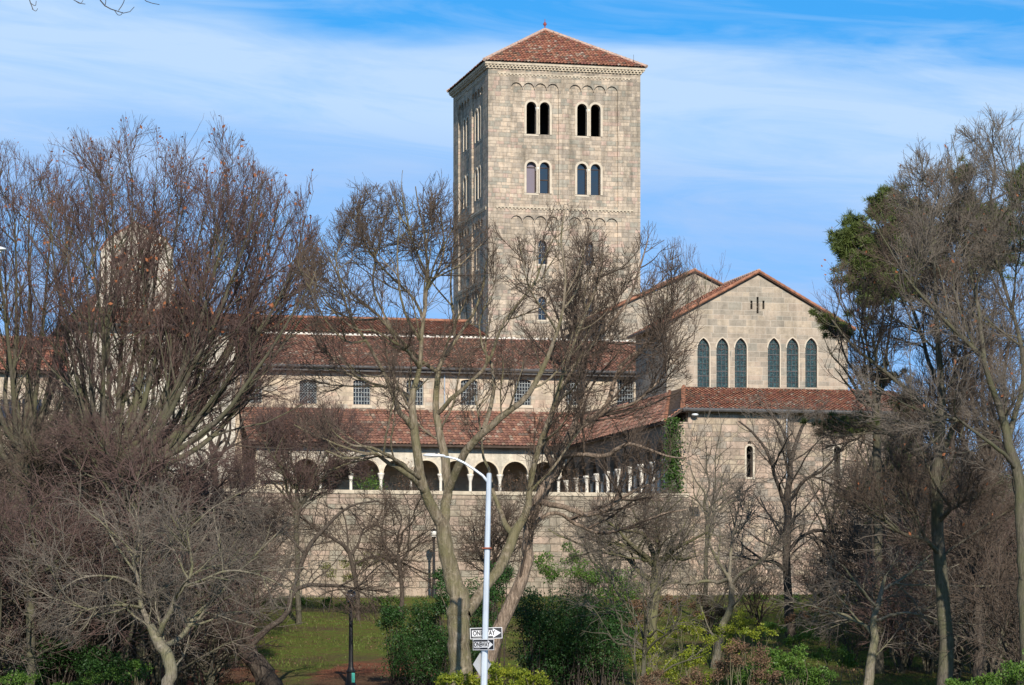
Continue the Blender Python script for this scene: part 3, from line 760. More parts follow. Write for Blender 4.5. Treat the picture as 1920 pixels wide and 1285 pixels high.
# ================================================================== GABLED CHAPEL on the right, lower block, second gable
def gable_block(name, label, VG, pxl, pxr, ypk, yev, depth, Z0, lancets=True, mat='gable', tiles_='tile_red'):
    u0, u1 = Uof(pxl, VG), Uof(pxr, VG); um = (u0 + u1) / 2
    zp = Zof(ypk, um, VG) - .25; ze = Zof(yev, u0, VG) - .1
    T = Bld(name, (um, VG + depth / 2, Z0), label, 'building')
    w = MB(); holes = []; panes = []
    if lancets:
        for i, px in enumerate((1319, 1354.5, 1389, 1451, 1486, 1521)):
            uu = Uof(px, VG); z1, z0 = Zof(634, uu, VG), Zof(727 if i else 740, uu, VG); o_ = arch(uu, z0, z1, .80, 8, 'pointed'); holes.append(o_); panes.append((uu, z0, z1, o_))
        for px, ya, yb in ((1409, 564, 580), (1420.5, 557, 588), (1431.5, 564, 580)):
            uu = Uof(px, VG); holes.append([(uu - .07, Zof(yb, uu, VG)), (uu + .07, Zof(yb, uu, VG)), (uu + .07, Zof(ya, uu, VG)), (uu - .07, Zof(ya, uu, VG))])
    w.panel('v', VG, [(u0, Z0), (u1, Z0), (u1, ze), (um, zp), (u0, ze)], holes, .3)
    w.panel('u', u0, [(VG, Z0), (VG + depth, Z0), (VG + depth, ze), (VG, ze)]); w.panel('u', u1, [(VG, Z0), (VG + depth, Z0), (VG + depth, ze), (VG, ze)])
    w.panel('v', VG + depth, [(u0, Z0), (u1, Z0), (u1, ze), (um, zp), (u0, ze)])
    T.part('wall', w, M[mat])
    if lancets:
        bk = MB(); bk.box(u0 + .3, u1 - .3, VG + .5, VG + .6, Z0, ze); T.part('dark_backing', bk, M['dark'])  # near-black sheet in place of the unlit room
    for (uu, z0, z1, o_) in panes:
        f = MB(); inner = arch(uu, z0, z1, .80, 8, 'pointed')[1:]; outer = [(uu + (p[0] - uu) * 1.18, p[1] + (.08 if p[1] > z1 - .7 else 0)) for p in inner]
        for k in range(len(inner) - 1):
            a, b, c_, d_ = inner[k], inner[k + 1], outer[k + 1], outer[k]
            f.quad((a[0], VG - .03, a[1]), (b[0], VG - .03, b[1]), (c_[0], VG - .03, c_[1]), (d_[0], VG - .03, d_[1]))
            f.quad((d_[0], VG - .03, d_[1]), (c_[0], VG - .03, c_[1]), (c_[0], VG + .01, c_[1]), (d_[0], VG + .01, d_[1]))
        win = T.part('window', f, M['frame_stone'])
        g = MB(); g.panel('v', VG + .22, o_); T.part('pane', g, M['stained'], win)
        l = MB()
        for q in range(1, 9): z = z0 + (z1 - z0) * q / 9; l.box(uu - .40, uu + .40, VG + .17, VG + .205, z - (.03 if q in (3, 6) else .012), z + (.03 if q in (3, 6) else .012))
        for q in (-.25, 0, .25): l.box(uu + q - .012, uu + q + .012, VG + .175, VG + .2, z0, z1 - abs(q) * 1.6 - .05)
        l.tube([(uu + .2 * math.cos(a), VG + .18, z1 - .55 + .2 * math.sin(a)) for a in [2 * PI * k / 12 for k in range(13)]], .025, 5, False)
        T.part('tracery', l, M['gutter'], win)
    ov = .45; sl = (zp - ze) / (um - u0); zE = ze - ov * sl + .12; zR = zp + .16
    v0, v1 = VG - .22, VG + depth
    qa = [(u0 - ov, v1, zE), (u0 - ov, v0, zE), (um, v0, zR), (um, v1, zR)]; qb = [(u1 + ov, v0, zE), (u1 + ov, v1, zE), (um, v1, zR), (um, v0, zR)]
    r = MB(); tile_field(r, qa, .25, .41); tile_field(r, qb, .25, .41); T.part('roof', r, M[tiles_])
    d = MB(); deck(d, qa, .10); deck(d, qb, .10); T.part('roof_deck', d, M['timber'])
    vg = MB()
    for a, b in (((u0 - ov, v0, zE + .05), (um, v0, zR + .05)), ((u1 + ov, v0, zE + .05), (um, v0, zR + .05))): ridge_caps(vg, a, b, .095, .38)
    T.part('verge_tiles', vg, M['orange'])
    rc = MB(); ridge_caps(rc, (um, v0, zR + .05), (um, v1, zR + .05), .14); T.part('ridge_tiles', rc, M['ridge'])
    gt = MB(); gt.tube([(u0 - ov - .08, v0, zE - .05), (u0 - ov - .08, v1, zE - .05)], .1, 7); T.part('gutter', gt, M['gutter'])
    return T, u0, u1
CH, CU0, CU1 = gable_block('gabled_chapel', 'gabled stone chapel end with six pointed stained glass windows', 9.0, 1250, 1590, 508, 604, 7.5, 3.0)
gable_block('rear_gabled_hall', 'plain second gable with a red tiled verge standing behind the stained glass chapel', 40.0, 1135, 1466, 506, 586, 11, 3.0, False, 'gable', 'tile_brown')

def build_lower():
    VL = 2.0; u0, u1 = Uof(1290, VL), Uof(1735, VL); um = Uof(1476, VL); VG = 9.0
    T = Bld('apse_block', ((u0 + u1) / 2, 5, 2.0), 'low stone block with slit windows and a tiled lean-to roof in front of the chapel', 'building')
    ze = Zof(770, u0, VL); z0 = 1.5
    w = MB(); hs = []
    wn = []
    for px in (1405.5, 1573):
        uu = Uof(px, VL); hs.append(arch(uu, Zof(895, uu, VL), Zof(836, uu, VL), .42, 8)); wn.append(uu)
    hs.append([(Uof(1405.5, VL) - .15, 0), ] * 0 or [(wn[0] + .13 * math.cos(a), Zof(831, wn[0], VL) + .13 * math.sin(a)) for a in [2 * PI * k / 10 for k in range(10)]])
    w.panel('v', VL, [(u0, z0), (um, z0), (um, ze), (u0, ze)], [hs[0], hs[2]], .5)
    w.panel('v', VL + .35, [(um, z0), (u1, z0), (u1, ze), (um, ze)], [hs[1]], .5)
    w.panel('u', um, [(VL, z0), (VL + .35, z0), (VL + .35, ze), (VL, ze)])
    w.panel('u', u0, [(VL, z0), (VG + .5, z0), (VG + .5, ze), (VL, ze)]); w.panel('u', u1, [(VL + .35, z0), (VG + 9, z0), (VG + 9, ze + 2), (VG, ze + 2), (VL + .35, ze)])
    # battered plinth below
    zp = Zof(925, u0, VL)
    w.quad((um, VL + .35, zp), (u1, VL + .35, zp), (u1, VL - .7, z0), (um, VL - .7, z0)); w.quad((u0, VL, zp), (um, VL, zp), (um, VL - .5, z0), (u0, VL - .5, z0))
    T.part('wall', w, M['rough'])
    bk = MB(); bk.box(u0 + .4, u1 - .3, VL + 1.2, VL + 1.3, 2, ze - .2); T.part('dark_backing', bk, M['dark'])  # black backing stands in for darkness behind the slits
    for i, uu in enumerate(wn):
        f = MB(); c = VL + (.35 if i else 0)
        ring(f, 'v', c, uu, Zof(836, uu, VL) - .21, .21, .12, Zof(895, uu, VL), .03, 10)
        f.box(uu - .33, uu + .33, c - .05, c + .05, Zof(895, uu, VL) - .12, Zof(895, uu, VL) - .003)
        T.part('window', f, M['frame_stone'])
    v0 = VL - .5; zE = ze + .08; zT = Zof(730, (u0 + u1) / 2, VG)
    uT = Uof(1315, VG)
    q = [(u0 - .5, v0, zE), (u1 + .4, v0, zE), (u1 + .4, VG - .03, zT), (uT - 1.2, VG - .03, zT)]
    r = MB(); tile_field(r, q, .25, .41)
    cr = C_ROOF; q2 = [(cr['u'], cr['v'], cr['z']), (u0 - .5, v0, zE), (uT - 1.2, VG - .03, zT)]; q3 = [(cr['u'], cr['v'], cr['z']), (uT - 1.2, VG - .03, zT), (cr['ui'], 8.6, cr['zc'])]
    tile_field(r, q2, .25, .41)
    T.part('roof', r, M['tile_red'])
    d = MB(); deck(d, q, .14); deck(d, q2, .14); deck(d, q3, .1); T.part('roof_deck', d, M['timber'])
    h = MB(); ridge_caps(h, (u0 - .5, v0, zE + .06), (uT - 1.2, VG - .05, zT + .06), .13); T.part('hip_tiles', h, M['orange'])
    g = MB(); g.tube([(u0 - .5, v0 - .1, zE - .06), (u1 + .3, v0 - .1, zE - .06)], .12, 8); g.tube([(u0 - .6, v0, zE - .06), (u0 - .6, VG, zE - .06)], .11, 8); T.part('gutter', g, M['gutter'])
    p = MB(); uu = Uof(1474.5, VL); p.tube([(uu, VL - .1, zE - .3), (uu, VL - .1, 7.5)], .06, 7); p.tube([(uu, v0, zE - .12), (uu, VL - .1, zE - .4)], .06, 7); T.part('downpipe', p, M['pipe'])
    s = MB(); s.lathe((u0 + .35, VL - .35, ze - .35), [(.05, .16), (.18, .13), (.22, .05), (.16, 0)], 12)
    o = T.part('floodlight', s, M['lamp_head'])
build_lower()

def build_far_right():
    V = 6.0; u0, u1 = Uof(1735, V), Uof(2150, V)
    T = Bld('boundary_wall', ((u0 + u1) / 2, V, 2), 'rough stone wall behind the trees at the right side of the lawn', 'wall')
    w = MB(); w.box(u0 + .05, u1, V, V + .8, 1.0, Zof(905, u0, V)); T.part('wall', w, M['rough'])
    c = MB(); c.box(u0 + .05, u1, V - .08, V + .88, Zof(905, u0, V) + .003, Zof(905, u0, V) + .2); T.part('coping', c, M['cornice'])
build_far_right()

# ================================================================== LEFT CHAPEL with bell gable
def build_left():
    V = 19.0; u0, u1 = Uof(128, V), Uof(441, V); Z0 = 2.0
    T = Bld('whitewashed_chapel', ((u0 + u1) / 2, V + 6, Z0), 'pale stone chapel with a tall bell gable glimpsed through the bare twigs', 'building')
    ze = Zof(618, u1, V); w = MB(); hs = []; ws = []
    for px, ya, yb in ((398, 690, 742), (262, 700, 745)):
        uu = Uof(px, V); o_ = arch(uu, Zof(yb, uu, V), Zof(ya, uu, V), 1.15); hs.append(o_); ws.append((uu, Zof(yb, uu, V), Zof(ya, uu, V), o_))
    w.panel('v', V, [(u0, Z0), (u1, Z0), (u1, ze), (u0, ze)], hs, .35)
    w.panel('u', u1, [(V, Z0), (VB := V + 14, Z0), (VB, ze), (V, ze)]); w.panel('u', u0, [(V, Z0), (VB, Z0), (VB, ze), (V, ze)])
    T.part('wall', w, M['pale'])
    for (uu, z0, z1, o_) in ws:
        f = MB(); f.box(uu - .68, uu + .68, V - .07, V + .1, z0 - .18, z0 - .003); win = T.part('window', f, M['frame_stone'])
        g = MB(); g.panel('v', V + .3, o_); T.part('pane', g, M['glass_dim'], win)
        l = MB(); lattice(l, 'v', V + .24, o_, .23, .3, .035); T.part('lattice', l, M['lead'], win)
    # bell gable: a thick wall slab with shoulders, peak and arched bell opening
    Vg = V + 3.0
    gp = [(px, py) for px, py in ((166, 600), (186, 556), (190, 470), (205, 448), (256, 418), (306, 446), (324, 470), (328, 556), (334, 600))]
    poly = [(Uof(px, Vg), Zof(py, Uof(px, Vg), Vg)) for px, py in gp]
    uu = Uof(277, Vg); bell = arch(uu, Zof(520, uu, Vg), Zof(477, uu, Vg), .8)
    u2 = Uof(228, Vg); bell2 = arch(u2, Zof(520, u2, Vg), Zof(477, u2, Vg), .8)
    b = MB(); b.panel('v', Vg, poly, [bell, bell2], .7); b.panel('v', Vg + .9, poly, [])
    for a, c in zip(poly, poly[1:] + poly[:1]): b.quad((a[0], Vg, a[1]), (c[0], Vg, c[1]), (c[0], Vg + .9, c[1]), (a[0], Vg + .9, a[1]))
    T.part('bell_gable', b, M['pale'])
    for bo in (bell, bell2): bb = MB(); bb.panel('v', Vg + .7, bo); T.part('bell_opening', bb, M['dim'])
    cp = MB()
    for a, c in zip(poly[2:6], poly[3:7]): cp.tube([(a[0], Vg + .4, a[1] + .03), (c[0], Vg + .4, c[1] + .03)], .16, 6)
    T.part('gable_coping', cp, M['orange'])
    v0 = V - .6; zE = ze + .1; vp = V + 6.5; zt = Zof(553, Uof(300, vp), vp)
    a = (u0 - .5, v0, zE); bq = (u1 + .3, v0, zE); t0 = (u0 + 2.5, vp, zt); t1 = (Uof(312, vp), vp, zt); cR = (u1 + .3, V + 13.6, zE); cL = (u0 - .5, V + 13.6, zE)
    r = MB(); tile_field(r, [a, bq, t1, t0], .25, .41); tile_field(r, [bq, cR, t1], .25, .41); tile_field(r, [cL, a, t0], .25, .41); T.part('roof', r, M['tile_red'])
    d = MB(); deck(d, [a, bq, t1, t0]); deck(d, [bq, cR, t1]); deck(d, [cL, a, t0]); deck(d, [cR, cL, t0, t1]); T.part('roof_deck', d, M['timber'])
    h = MB(); up = Vector((0, 0, .06)); ridge_caps(h, Vector(bq) + up, Vector(t1) + up); ridge_caps(h, Vector(t0) + up, Vector(t1) + up); T.part('hip_tiles', h, M['orange'])
    g = MB(); g.tube([(u0 - .5, v0 - .1, zE - .05), (u1 + .3, v0 - .1, zE - .05)], .12, 8); T.part('gutter', g, M['gutter'])
    # terrace wall and buttresses; sunny patches put into the buttresses' paler stone
    X = Bld('buttressed_wall', (Uof(250, 6), 6, 2), 'pale buttressed terrace wall below the chapel on the left of the arcade', 'wall')
    uu0, uu1 = Uof(40, 6), Uof(475, 6); b = MB(); b.box(uu0, uu1, 6, 7, 1, Zof(905, 0, 6)); X.part('wall', b, M['rough'])
    for px in (110, 175, 232, 322, 392):
        u = Uof(px, 6); m = MB(); zt2 = Zof(885, 0, 6)
        for sgn in (0,):
            m.poly([(u - .55, 5.99, zt2), (u + .55, 5.99, zt2), (u + .55, 4.6, zt2 - 1.8), (u - .55, 4.6, zt2 - 1.8)])
            m.poly([(u - .55, 4.6, zt2 - 1.8), (u + .55, 4.6, zt2 - 1.8), (u + .55, 4.2, 1.5), (u - .55, 4.2, 1.5)])
            for x in (u - .55, u + .55): m.poly([(x, 5.99, zt2), (x, 4.6, zt2 - 1.8), (x, 4.2, 1.5), (x, 5.99, 1.5)])
        X.part('buttress', m, M['pale'])
    # far left low hall with its own roof
    Vl = 14.0; a0, a1 = Uof(-160, Vl), Uof(118, Vl)
    H = Bld('low_side_hall', ((a0 + a1) / 2, Vl + 4, 2), 'low hall with an orange tiled roof behind the leftmost big tree', 'building')
    w = MB(); z1 = Zof(700, a1, Vl); w.box(a0, a1, Vl, Vl + 8, 1.5, z1); H.part('wall', w, M['tan'])
    zr = Zof(633, a1, Vl + 4); qa = [(a0, Vl - .5, z1 + .05), (a1 + .4, Vl - .5, z1 + .05), (a1 + .4, Vl + 4, zr), (a0, Vl + 4, zr)]; qb = [(a1 + .4, Vl + 8.5, z1 + .05), (a0, Vl + 8.5, z1 + .05), (a0, Vl + 4, zr), (a1 + .4, Vl + 4, zr)]
    r = MB(); tile_field(r, qa); tile_field(r, qb); H.part('roof', r, M['tile_red']); d = MB(); deck(d, qa); deck(d, qb); H.part('roof_deck', d, M['timber'])
    f = MB()
    for px in (60, 20):
        u = Uof(px, Vl); z0 = Zof(800, u, Vl); f.box(u - .6, u + .6, Vl - .06, Vl + .02, z0, z0 + 1.7)
    H.part('window', f, M['glass'])
build_left()

# ================================================================== STREET LAMPS AND SIGNS
LET = {'O': [[(0, 0), (1, 0), (1, 1), (0, 1), (0, 0)]], 'N': [[(0, 0), (0, 1), (1, 0), (1, 1)]], 'E': [[(1, 0), (0, 0), (0, 1), (1, 1)], [(0, .5), (.85, .5)]],
       'W': [[(0, 1), (.25, 0), (.5, .8), (.75, 0), (1, 1)]], 'A': [[(0, 0), (.5, 1), (1, 0)], [(.2, .35), (.8, .35)]], 'Y': [[(0, 1), (.5, .5), (1, 1)], [(.5, .5), (.5, 0)]]}
def stroke(mb, a, b, t, yy):
    a = Vector((a[0], 0, a[1])); b = Vector((b[0], 0, b[1])); d = (b - a).normalized(); n = Vector((-d.z, 0, d.x)) * t / 2; a = a - d * t / 2; b = b + d * t / 2
    for p in ([a - n, b - n, b + n, a + n],): mb.poly([(q.x, yy, q.z) for q in p])
def one_way(name, label, width, height, loc, rz, roll, group=None):
    e = empty(name, loc, rz); e.rotation_euler = (0, roll, rz); tag(e, label, 'sign', group)
    w, h = width / 2, height / 2
    b = MB(); b.box(-w, w, 0, .006, -h, h); b.make('plate', M['sign_white'], e)
    k = MB(); m = .016; k.box(-w + m, w - m, -.003, -.0005, -h + m, h - m); k.make('face', M['sign_black'], e)
    a = MB(); x0, x1, xt = -w * .88, w * .42, w * .92; s = h * .54; hh = h * .86
    a.poly([(x, -.006, z) for x, z in ((x0, -s), (x1, -s), (x1, -hh), (xt, 0), (x1, hh), (x1, s), (x0, s))]); a.make('arrow', M['sign_white'], e)
    for word, cx in (('ONE', -.52), ('WAY', .20)):
        cu = bpy.data.curves.new('lettering', 'FONT'); cu.body = word; cu.size = height * .58; cu.align_x = 'CENTER'; cu.align_y = 'CENTER'; cu.offset = height * .02
        tmp = bpy.data.objects.new('lettering', cu); COL.objects.link(tmp); bpy.context.view_layer.update()
        me = bpy.data.meshes.new_from_object(tmp.evaluated_get(bpy.context.evaluated_depsgraph_get())); bpy.data.objects.remove(tmp); bpy.data.curves.remove(cu)
        me.transform(Matrix.Translation((cx * w, -.009, 0)) @ Matrix.Rotation(R(90), 4, 'X') @ Matrix.Diagonal((.74, 1, 1, 1))); me.materials.clear(); me.materials.append(M['sign_black'])
        lo = bpy.data.objects.new('lettering', me); COL.objects.link(lo); lo.parent = e
    l = MB(); l.box(-w * .85, -w * .3, -.006, -.0035, -h * .80, -h * .76); l.make('fine_print', M['sign_white'], e)
    return e

def street_lamp(label, base, top, arm, head_len, hd=-1):
    e = empty('street_lamp', base); tag(e, label, 'street lamp')
    b = Vector(base); t = Vector(top) - b
    m = MB(); n = 8
    m.tube([t * k / 6 for k in range(7)], [.100 - .030 * k / 6 for k in range(7)], 8); m.tube([t, t + Vector((0, 0, .03))], [.074, .04], 8); m.make('pole', M['steel'], e)
    bs = MB(); bs.box(-.2, .2, -.2, .2, -.02, .04); bs.tube([(0, 0, .04), (0, 0, .5)], [.17, .14], 8); bs.make('base', M['steel'], e)
    a = MB(); pts = [Vector(p) - b for p in arm]; a.tube(pts, [.042 - .014 * k / (len(pts) - 1) for k in range(len(pts))], 8); a.make('arm', M['steel'], e, True)
    p = pts[-1]; h = MB(); L = head_len * hd
    prof = [(-.08, .03, .03), (.0, .07, .05), (.25, .11, .06), (.6, .15, .075), (.85, .14, .06), (1.0, .08, .025)]
    i0 = 0; vs = []
    for tt, wy, hz in prof:
        for q in range(10):
            an = 2 * PI * q / 10; zz = math.sin(an) * hz; zz = zz if zz > 0 else zz * .35
            vs.append((p.x + L * tt, p.y + math.cos(an) * wy, p.z + .01 + zz + (.02 * tt)))
    h.v = vs
    for k in range(len(prof) - 1):
        for q in range(10): q2 = (q + 1) % 10; h.f.append((k * 10 + q, k * 10 + q2, (k + 1) * 10 + q2, (k + 1) * 10 + q)); h.uv.append((.5, .5))
    h.f.append(tuple(range(10))); h.uv.append((.5, .5)); h.f.append(tuple(range(50, 60))); h.uv.append((.5, .5))
    hd_ = h.make('lamp_head', M['lamp_head'], e, True)
    ln = MB(); ln.box(p.x + L * .3 - .0 if L > 0 else p.x + L * .85, p.x + L * .85 if L > 0 else p.x + L * .3, p.y - .08, p.y + .08, p.z - .025, p.z - .012); ln.make('lens', M['globe'], hd_)
    ph = MB(); ph.lathe((p.x + L * .35, p.y, p.z + .08), [(.035, 0), (.035, .05), (.02, .06)], 8); ph.make('photocell', M['black'], hd_)
    return e
YS = 85.0
lamp_base = P(908.0, 1372, YS); gz0 = gz(lamp_base[0], YS) + .15
lb = (P(907, 1285, YS)[0] - .02, YS, gz0)
sl1 = street_lamp('tall grey street lamp with curved arm, standing in front of the forked tree', lb, P(917, 889, YS),
    [P(916, 905, YS), P(905, 892, YS), P(890, 881, YS), P(872, 869, YS), P(856, 861, YS), P(842, 857.5, YS), P(832, 856.5, YS)], .58, -1)
pt = Vector(P(914, 1030, YS)) - Vector(lb); cl = MB(); cl.lathe(pt, [(.098, 0), (.115, .005), (.115, .045), (.098, .05)], 8); cl.box(pt.x - .16, pt.x + .12, pt.y - .14, pt.y - .10, .015 + pt.z, .035 + pt.z); cl.make('clamp', M['rust'], sl1)
one_way('one_way_sign', 'larger upper one way arrow sign, crossed by the grey lamp pole', .91, .315, (P(911.5, 1187.5, YS)[0], YS + .115, P(0, 1187.5, YS)[2]), R(3), R(-1.8))
one_way('one_way_sign', 'smaller lower one way arrow sign, fixed on the front of the grey lamp pole', .76, .305, (P(906.5, 1209, YS)[0], YS - .15, P(0, 1209, YS)[2]), R(-38), R(-.5))
def diamond():
    e = empty('warning_sign', (P(904, 1246, YS)[0], YS + .13, P(0, 1246, YS)[2]), R(52)); tag(e, 'bare grey back of a diamond shaped sign on the lamp pole', 'sign')
    s = .415; b = MB(); b.poly([(-s, 0, 0), (0, 0, -s), (s, 0, 0), (0, 0, s)]); b.poly([(-s, .006, 0), (0, .006, s), (s, .006, 0), (0, .006, -s)])
    c = [(-s, 0), (0, -s), (s, 0), (0, s)]
    for p, q in zip(c, c[1:] + c[:1]): b.quad((p[0], 0, p[1]), (q[0], 0, q[1]), (q[0], .006, q[1]), (p[0], .006, p[1]))
    b.make('plate', M['sign_back'], e)
    r = MB(); r.box(-.03, .03, -.03, -.002, -s * .8, s * .8); r.make('bracket', M['steel'], e)
diamond()
Y2 = 60.0
b2 = (P(-260, 0, Y2)[0], Y2, gz(0, Y2) + .15)
street_lamp('street lamp whose white head only just shows at the left edge of the picture', b2, P(-255, 500, Y2), [P(-254, 512, Y2), P(-190, 482, Y2), P(-120, 470, Y2), P(-45, 471, Y2)], .60, 1)

def park_lamp(label, base, height, globe):
    e = empty('park_lamp', base); tag(e, label, 'lamp post', 'black park lamp posts')
    h = height
    m = MB(); m.lathe((0, 0, 0), [(.24, 0), (.24, .06), (.19, .12), (.17, .55), (.20, .60), (.15, .68), (.11, .78), (.095, 1.0), (.075, h - .82), (.10, h - .80), (.10, h - .76), (.075, h - .72), (.12, h - .62), (.14, h - .56)], 14)
    m.make('post', M['black'], e)
    g = MB(); g.lathe((0, 0, h - .56), [(.13, 0), (.17, .06), (.205, .16), (.205, .26), (.17, .36), (.12, .42)], 18); g.make('globe', globe, e, True)
    c = MB(); c.lathe((0, 0, h - .56), [(.19, .335), (.20, .35), (.15, .43), (.06, .48), (.03, .50), (.035, .54), (.0, .56)], 16); c.make('cap', M['black'], e)
    return e
def lampz(px, py, Y): p = P(px, py, Y); return p
p = P(658, 1285, 123); l1 = park_lamp('nearer black park lamp post with a smoky globe beside the wood chip bed', (p[0], 123, gz(p[0], 123)), P(0, 1103, 123)[2] - gz(p[0], 123), M['globe_dim'])
s_ = MB(); s_.box(.04, .17, -.185, -.165, .16, .55); s_.make('teal_mark', M['teal'], l1)  # small flat teal mark on the post base
p = P(813.5, 1120, 178.5); park_lamp('farther black park lamp post with a milky white globe against the retaining wall', (p[0], 178.5, gz(p[0], 178.5)), P(0, 989, 178.5)[2] - gz(p[0], 178.5), M['globe'])

# ================================================================== TREES
def unit(a): return a / np.maximum(np.linalg.norm(a, axis=-1, keepdims=True), 1e-9)
def tube_arrays(pts, rad, s):
    """pts [B,k,3], rad [B,k] -> verts, quads"""
    B, k, _ = pts.shape
    t = np.empty_like(pts); t[:, 1:-1] = pts[:, 2:] - pts[:, :-2]; t[:, 0] = pts[:, 1] - pts[:, 0]; t[:, -1] = pts[:, -1] - pts[:, -2]; t = unit(t)
    mean = unit(pts[:, -1] - pts[:, 0]); ref = np.where(np.abs(mean[:, 2:3]) < .8, np.array([[0, 0, 1.]]), np.array([[1., 0, 0]]))
    a = unit(np.cross(t, ref[:, None, :])); b = np.cross(t, a)
    an = np.arange(s) * 2 * PI / s
    v = pts[:, :, None, :] + rad[:, :, None, None] * (np.cos(an)[None, None, :, None] * a[:, :, None, :] + np.sin(an)[None, None, :, None] * b[:, :, None, :])
    idx = np.arange(B * k * s).reshape(B, k, s); q = idx[:, :-1, :]; r = np.roll(q, -1, axis=2); u = idx[:, 1:, :]; ur = np.roll(u, -1, axis=2)
    f = np.stack([q, r, ur, u], axis=-1).reshape(-1, 4)
    return v.reshape(-1, 3), f
def mesh_np(name, chunks, mat, parent, smooth=True):
    vs, fs, off = [], [], 0
    for v, f in chunks: vs.append(v); fs.append(f + off); off += len(v)
    v = np.concatenate(vs).astype(np.float32); f = np.concatenate(fs).astype(np.int32)
    if parent is not None:
        l = parent.location; v = v - np.array([l.x, l.y, l.z], np.float32)
    me = bpy.data.meshes.new(name); me.vertices.add(len(v)); me.vertices.foreach_set('co', v.ravel())
    n = f.shape[1]; me.loops.add(f.size); me.loops.foreach_set('vertex_index', f.ravel()); me.polygons.add(len(f))
    me.polygons.foreach_set('loop_start', np.arange(len(f), dtype=np.int32) * n)
    if smooth: me.polygons.foreach_set('use_smooth', np.ones(len(f), bool))
    me.materials.append(mat); me.update(calc_edges=True)
    o = bpy.data.objects.new(name, me); COL.objects.link(o); o.parent = parent
    return o

def catmull(pts, K):
    pts = np.array(pts, float); d = np.concatenate([[0], np.cumsum(np.linalg.norm(np.diff(pts, axis=0), axis=1))]); n = len(pts)
    e = np.vstack([2 * pts[0] - pts[1], pts, 2 * pts[-1] - pts[-2]]); out = []
    for t in np.linspace(0, d[-1], K):
        i = min(max(np.searchsorted(d, t) - 1, 0), n - 2); u = (t - d[i]) / max(d[i + 1] - d[i], 1e-9)
        p0, p1, p2, p3 = e[i], e[i + 1], e[i + 2], e[i + 3]
        out.append(.5 * ((2 * p1) + (-p0 + p2) * u + (2 * p0 - 5 * p1 + 4 * p2 - p3) * u * u + (-p0 + 3 * p1 - 3 * p2 + p3) * u ** 3))
    return np.array(out)

DEN = {'k': 1.0}
def spawn(rng, pts, rad, spec, env=None):
    """one level of branching, all branches at once"""
    B, k, _ = pts.shape
    seg = np.linalg.norm(np.diff(pts, axis=1), axis=2); L = seg.sum(1)
    per, Lmin, Lmax, ang, asd, up, wig, kk, tmin, rf = [spec[x] for x in ('per', 'lmin', 'lmax', 'ang', 'asd', 'up', 'wig', 'k', 'tmin', 'rf')]
    cnt = rng.poisson(np.maximum(per * DEN['k'] * L * (1 - tmin), .15)) + spec.get('tip', 1)
    idx = np.repeat(np.arange(B), cnt); n = len(idx)
    if n == 0: return None
    t = tmin + (1 - tmin) * rng.random(n) ** spec.get('tpow', .8)
    first = np.concatenate([[True], idx[1:] != idx[:-1]])
    if spec.get('tip', 1): t[first] = .995
    x = t * (k - 1); i = np.minimum(x.astype(int), k - 2); fr = (x - i)[:, None]
    p = pts[idx, i] * (1 - fr) + pts[idx, i + 1] * fr; tan = unit(pts[idx, i + 1] - pts[idx, i])
    pr = rad[idx, i] * (1 - fr[:, 0]) + rad[idx, i + 1] * fr[:, 0]
    az = rng.random(n) * 2 * PI; ref = unit(rng.normal(size=(n, 3))); a = unit(np.cross(tan, ref)); b = np.cross(tan, a)
    th = np.radians(rng.normal(ang, asd, n)); th = np.where(first & bool(spec.get('tip', 1)), th * .4, th)
    perp = np.cos(az)[:, None] * a + np.sin(az)[:, None] * b
    d = unit(np.cos(th)[:, None] * tan + np.sin(th)[:, None] * perp)
    ln = (Lmin + (Lmax - Lmin) * rng.random(n) ** 1.3) * (1.15 - .5 * t)
    if env is not None:
        mid = p + d * (ln * .9)[:, None] + np.array([0, 0, up]) * (ln * .35)[:, None]
        ok = env(mid); ln = np.where(ok, ln, ln * .45)
        mid2 = p + d * ln[:, None]; ok2 = env(mid2) | ok
        keep = ok2 | (rng.random(n) < .12)
        p, d, ln, pr = p[keep], d[keep], ln[keep], pr[keep]; n = len(p)
        if n == 0: return None
    out = np.empty((n, kk + 1, 3)); out[:, 0] = p; cur = d; st = (ln / kk)[:, None]
    for s_ in range(kk):
        out[:, s_ + 1] = out[:, s_] + cur * st
        cur = unit(cur + np.array([0, 0, up]) / kk * 1.2 + rng.normal(size=(n, 3)) * wig / math.sqrt(kk))
    r0 = np.minimum(pr * .75, rf * ln + .002); r0 = np.maximum(r0, spec.get('rmin', .004))
    rr = r0[:, None] * np.linspace(1, spec.get('taper', .45), kk + 1)[None, :]
    rr = np.maximum(rr, spec.get('rend', .003))
    return out, rr

def S(per, lmin, lmax, ang, up, wig, k=4, tmin=.15, rf=.014, asd=12, **kw):
    d = dict(per=per, lmin=lmin, lmax=lmax, ang=ang, asd=asd, up=up, wig=wig, k=k, tmin=tmin, rf=rf); d.update(kw); return d

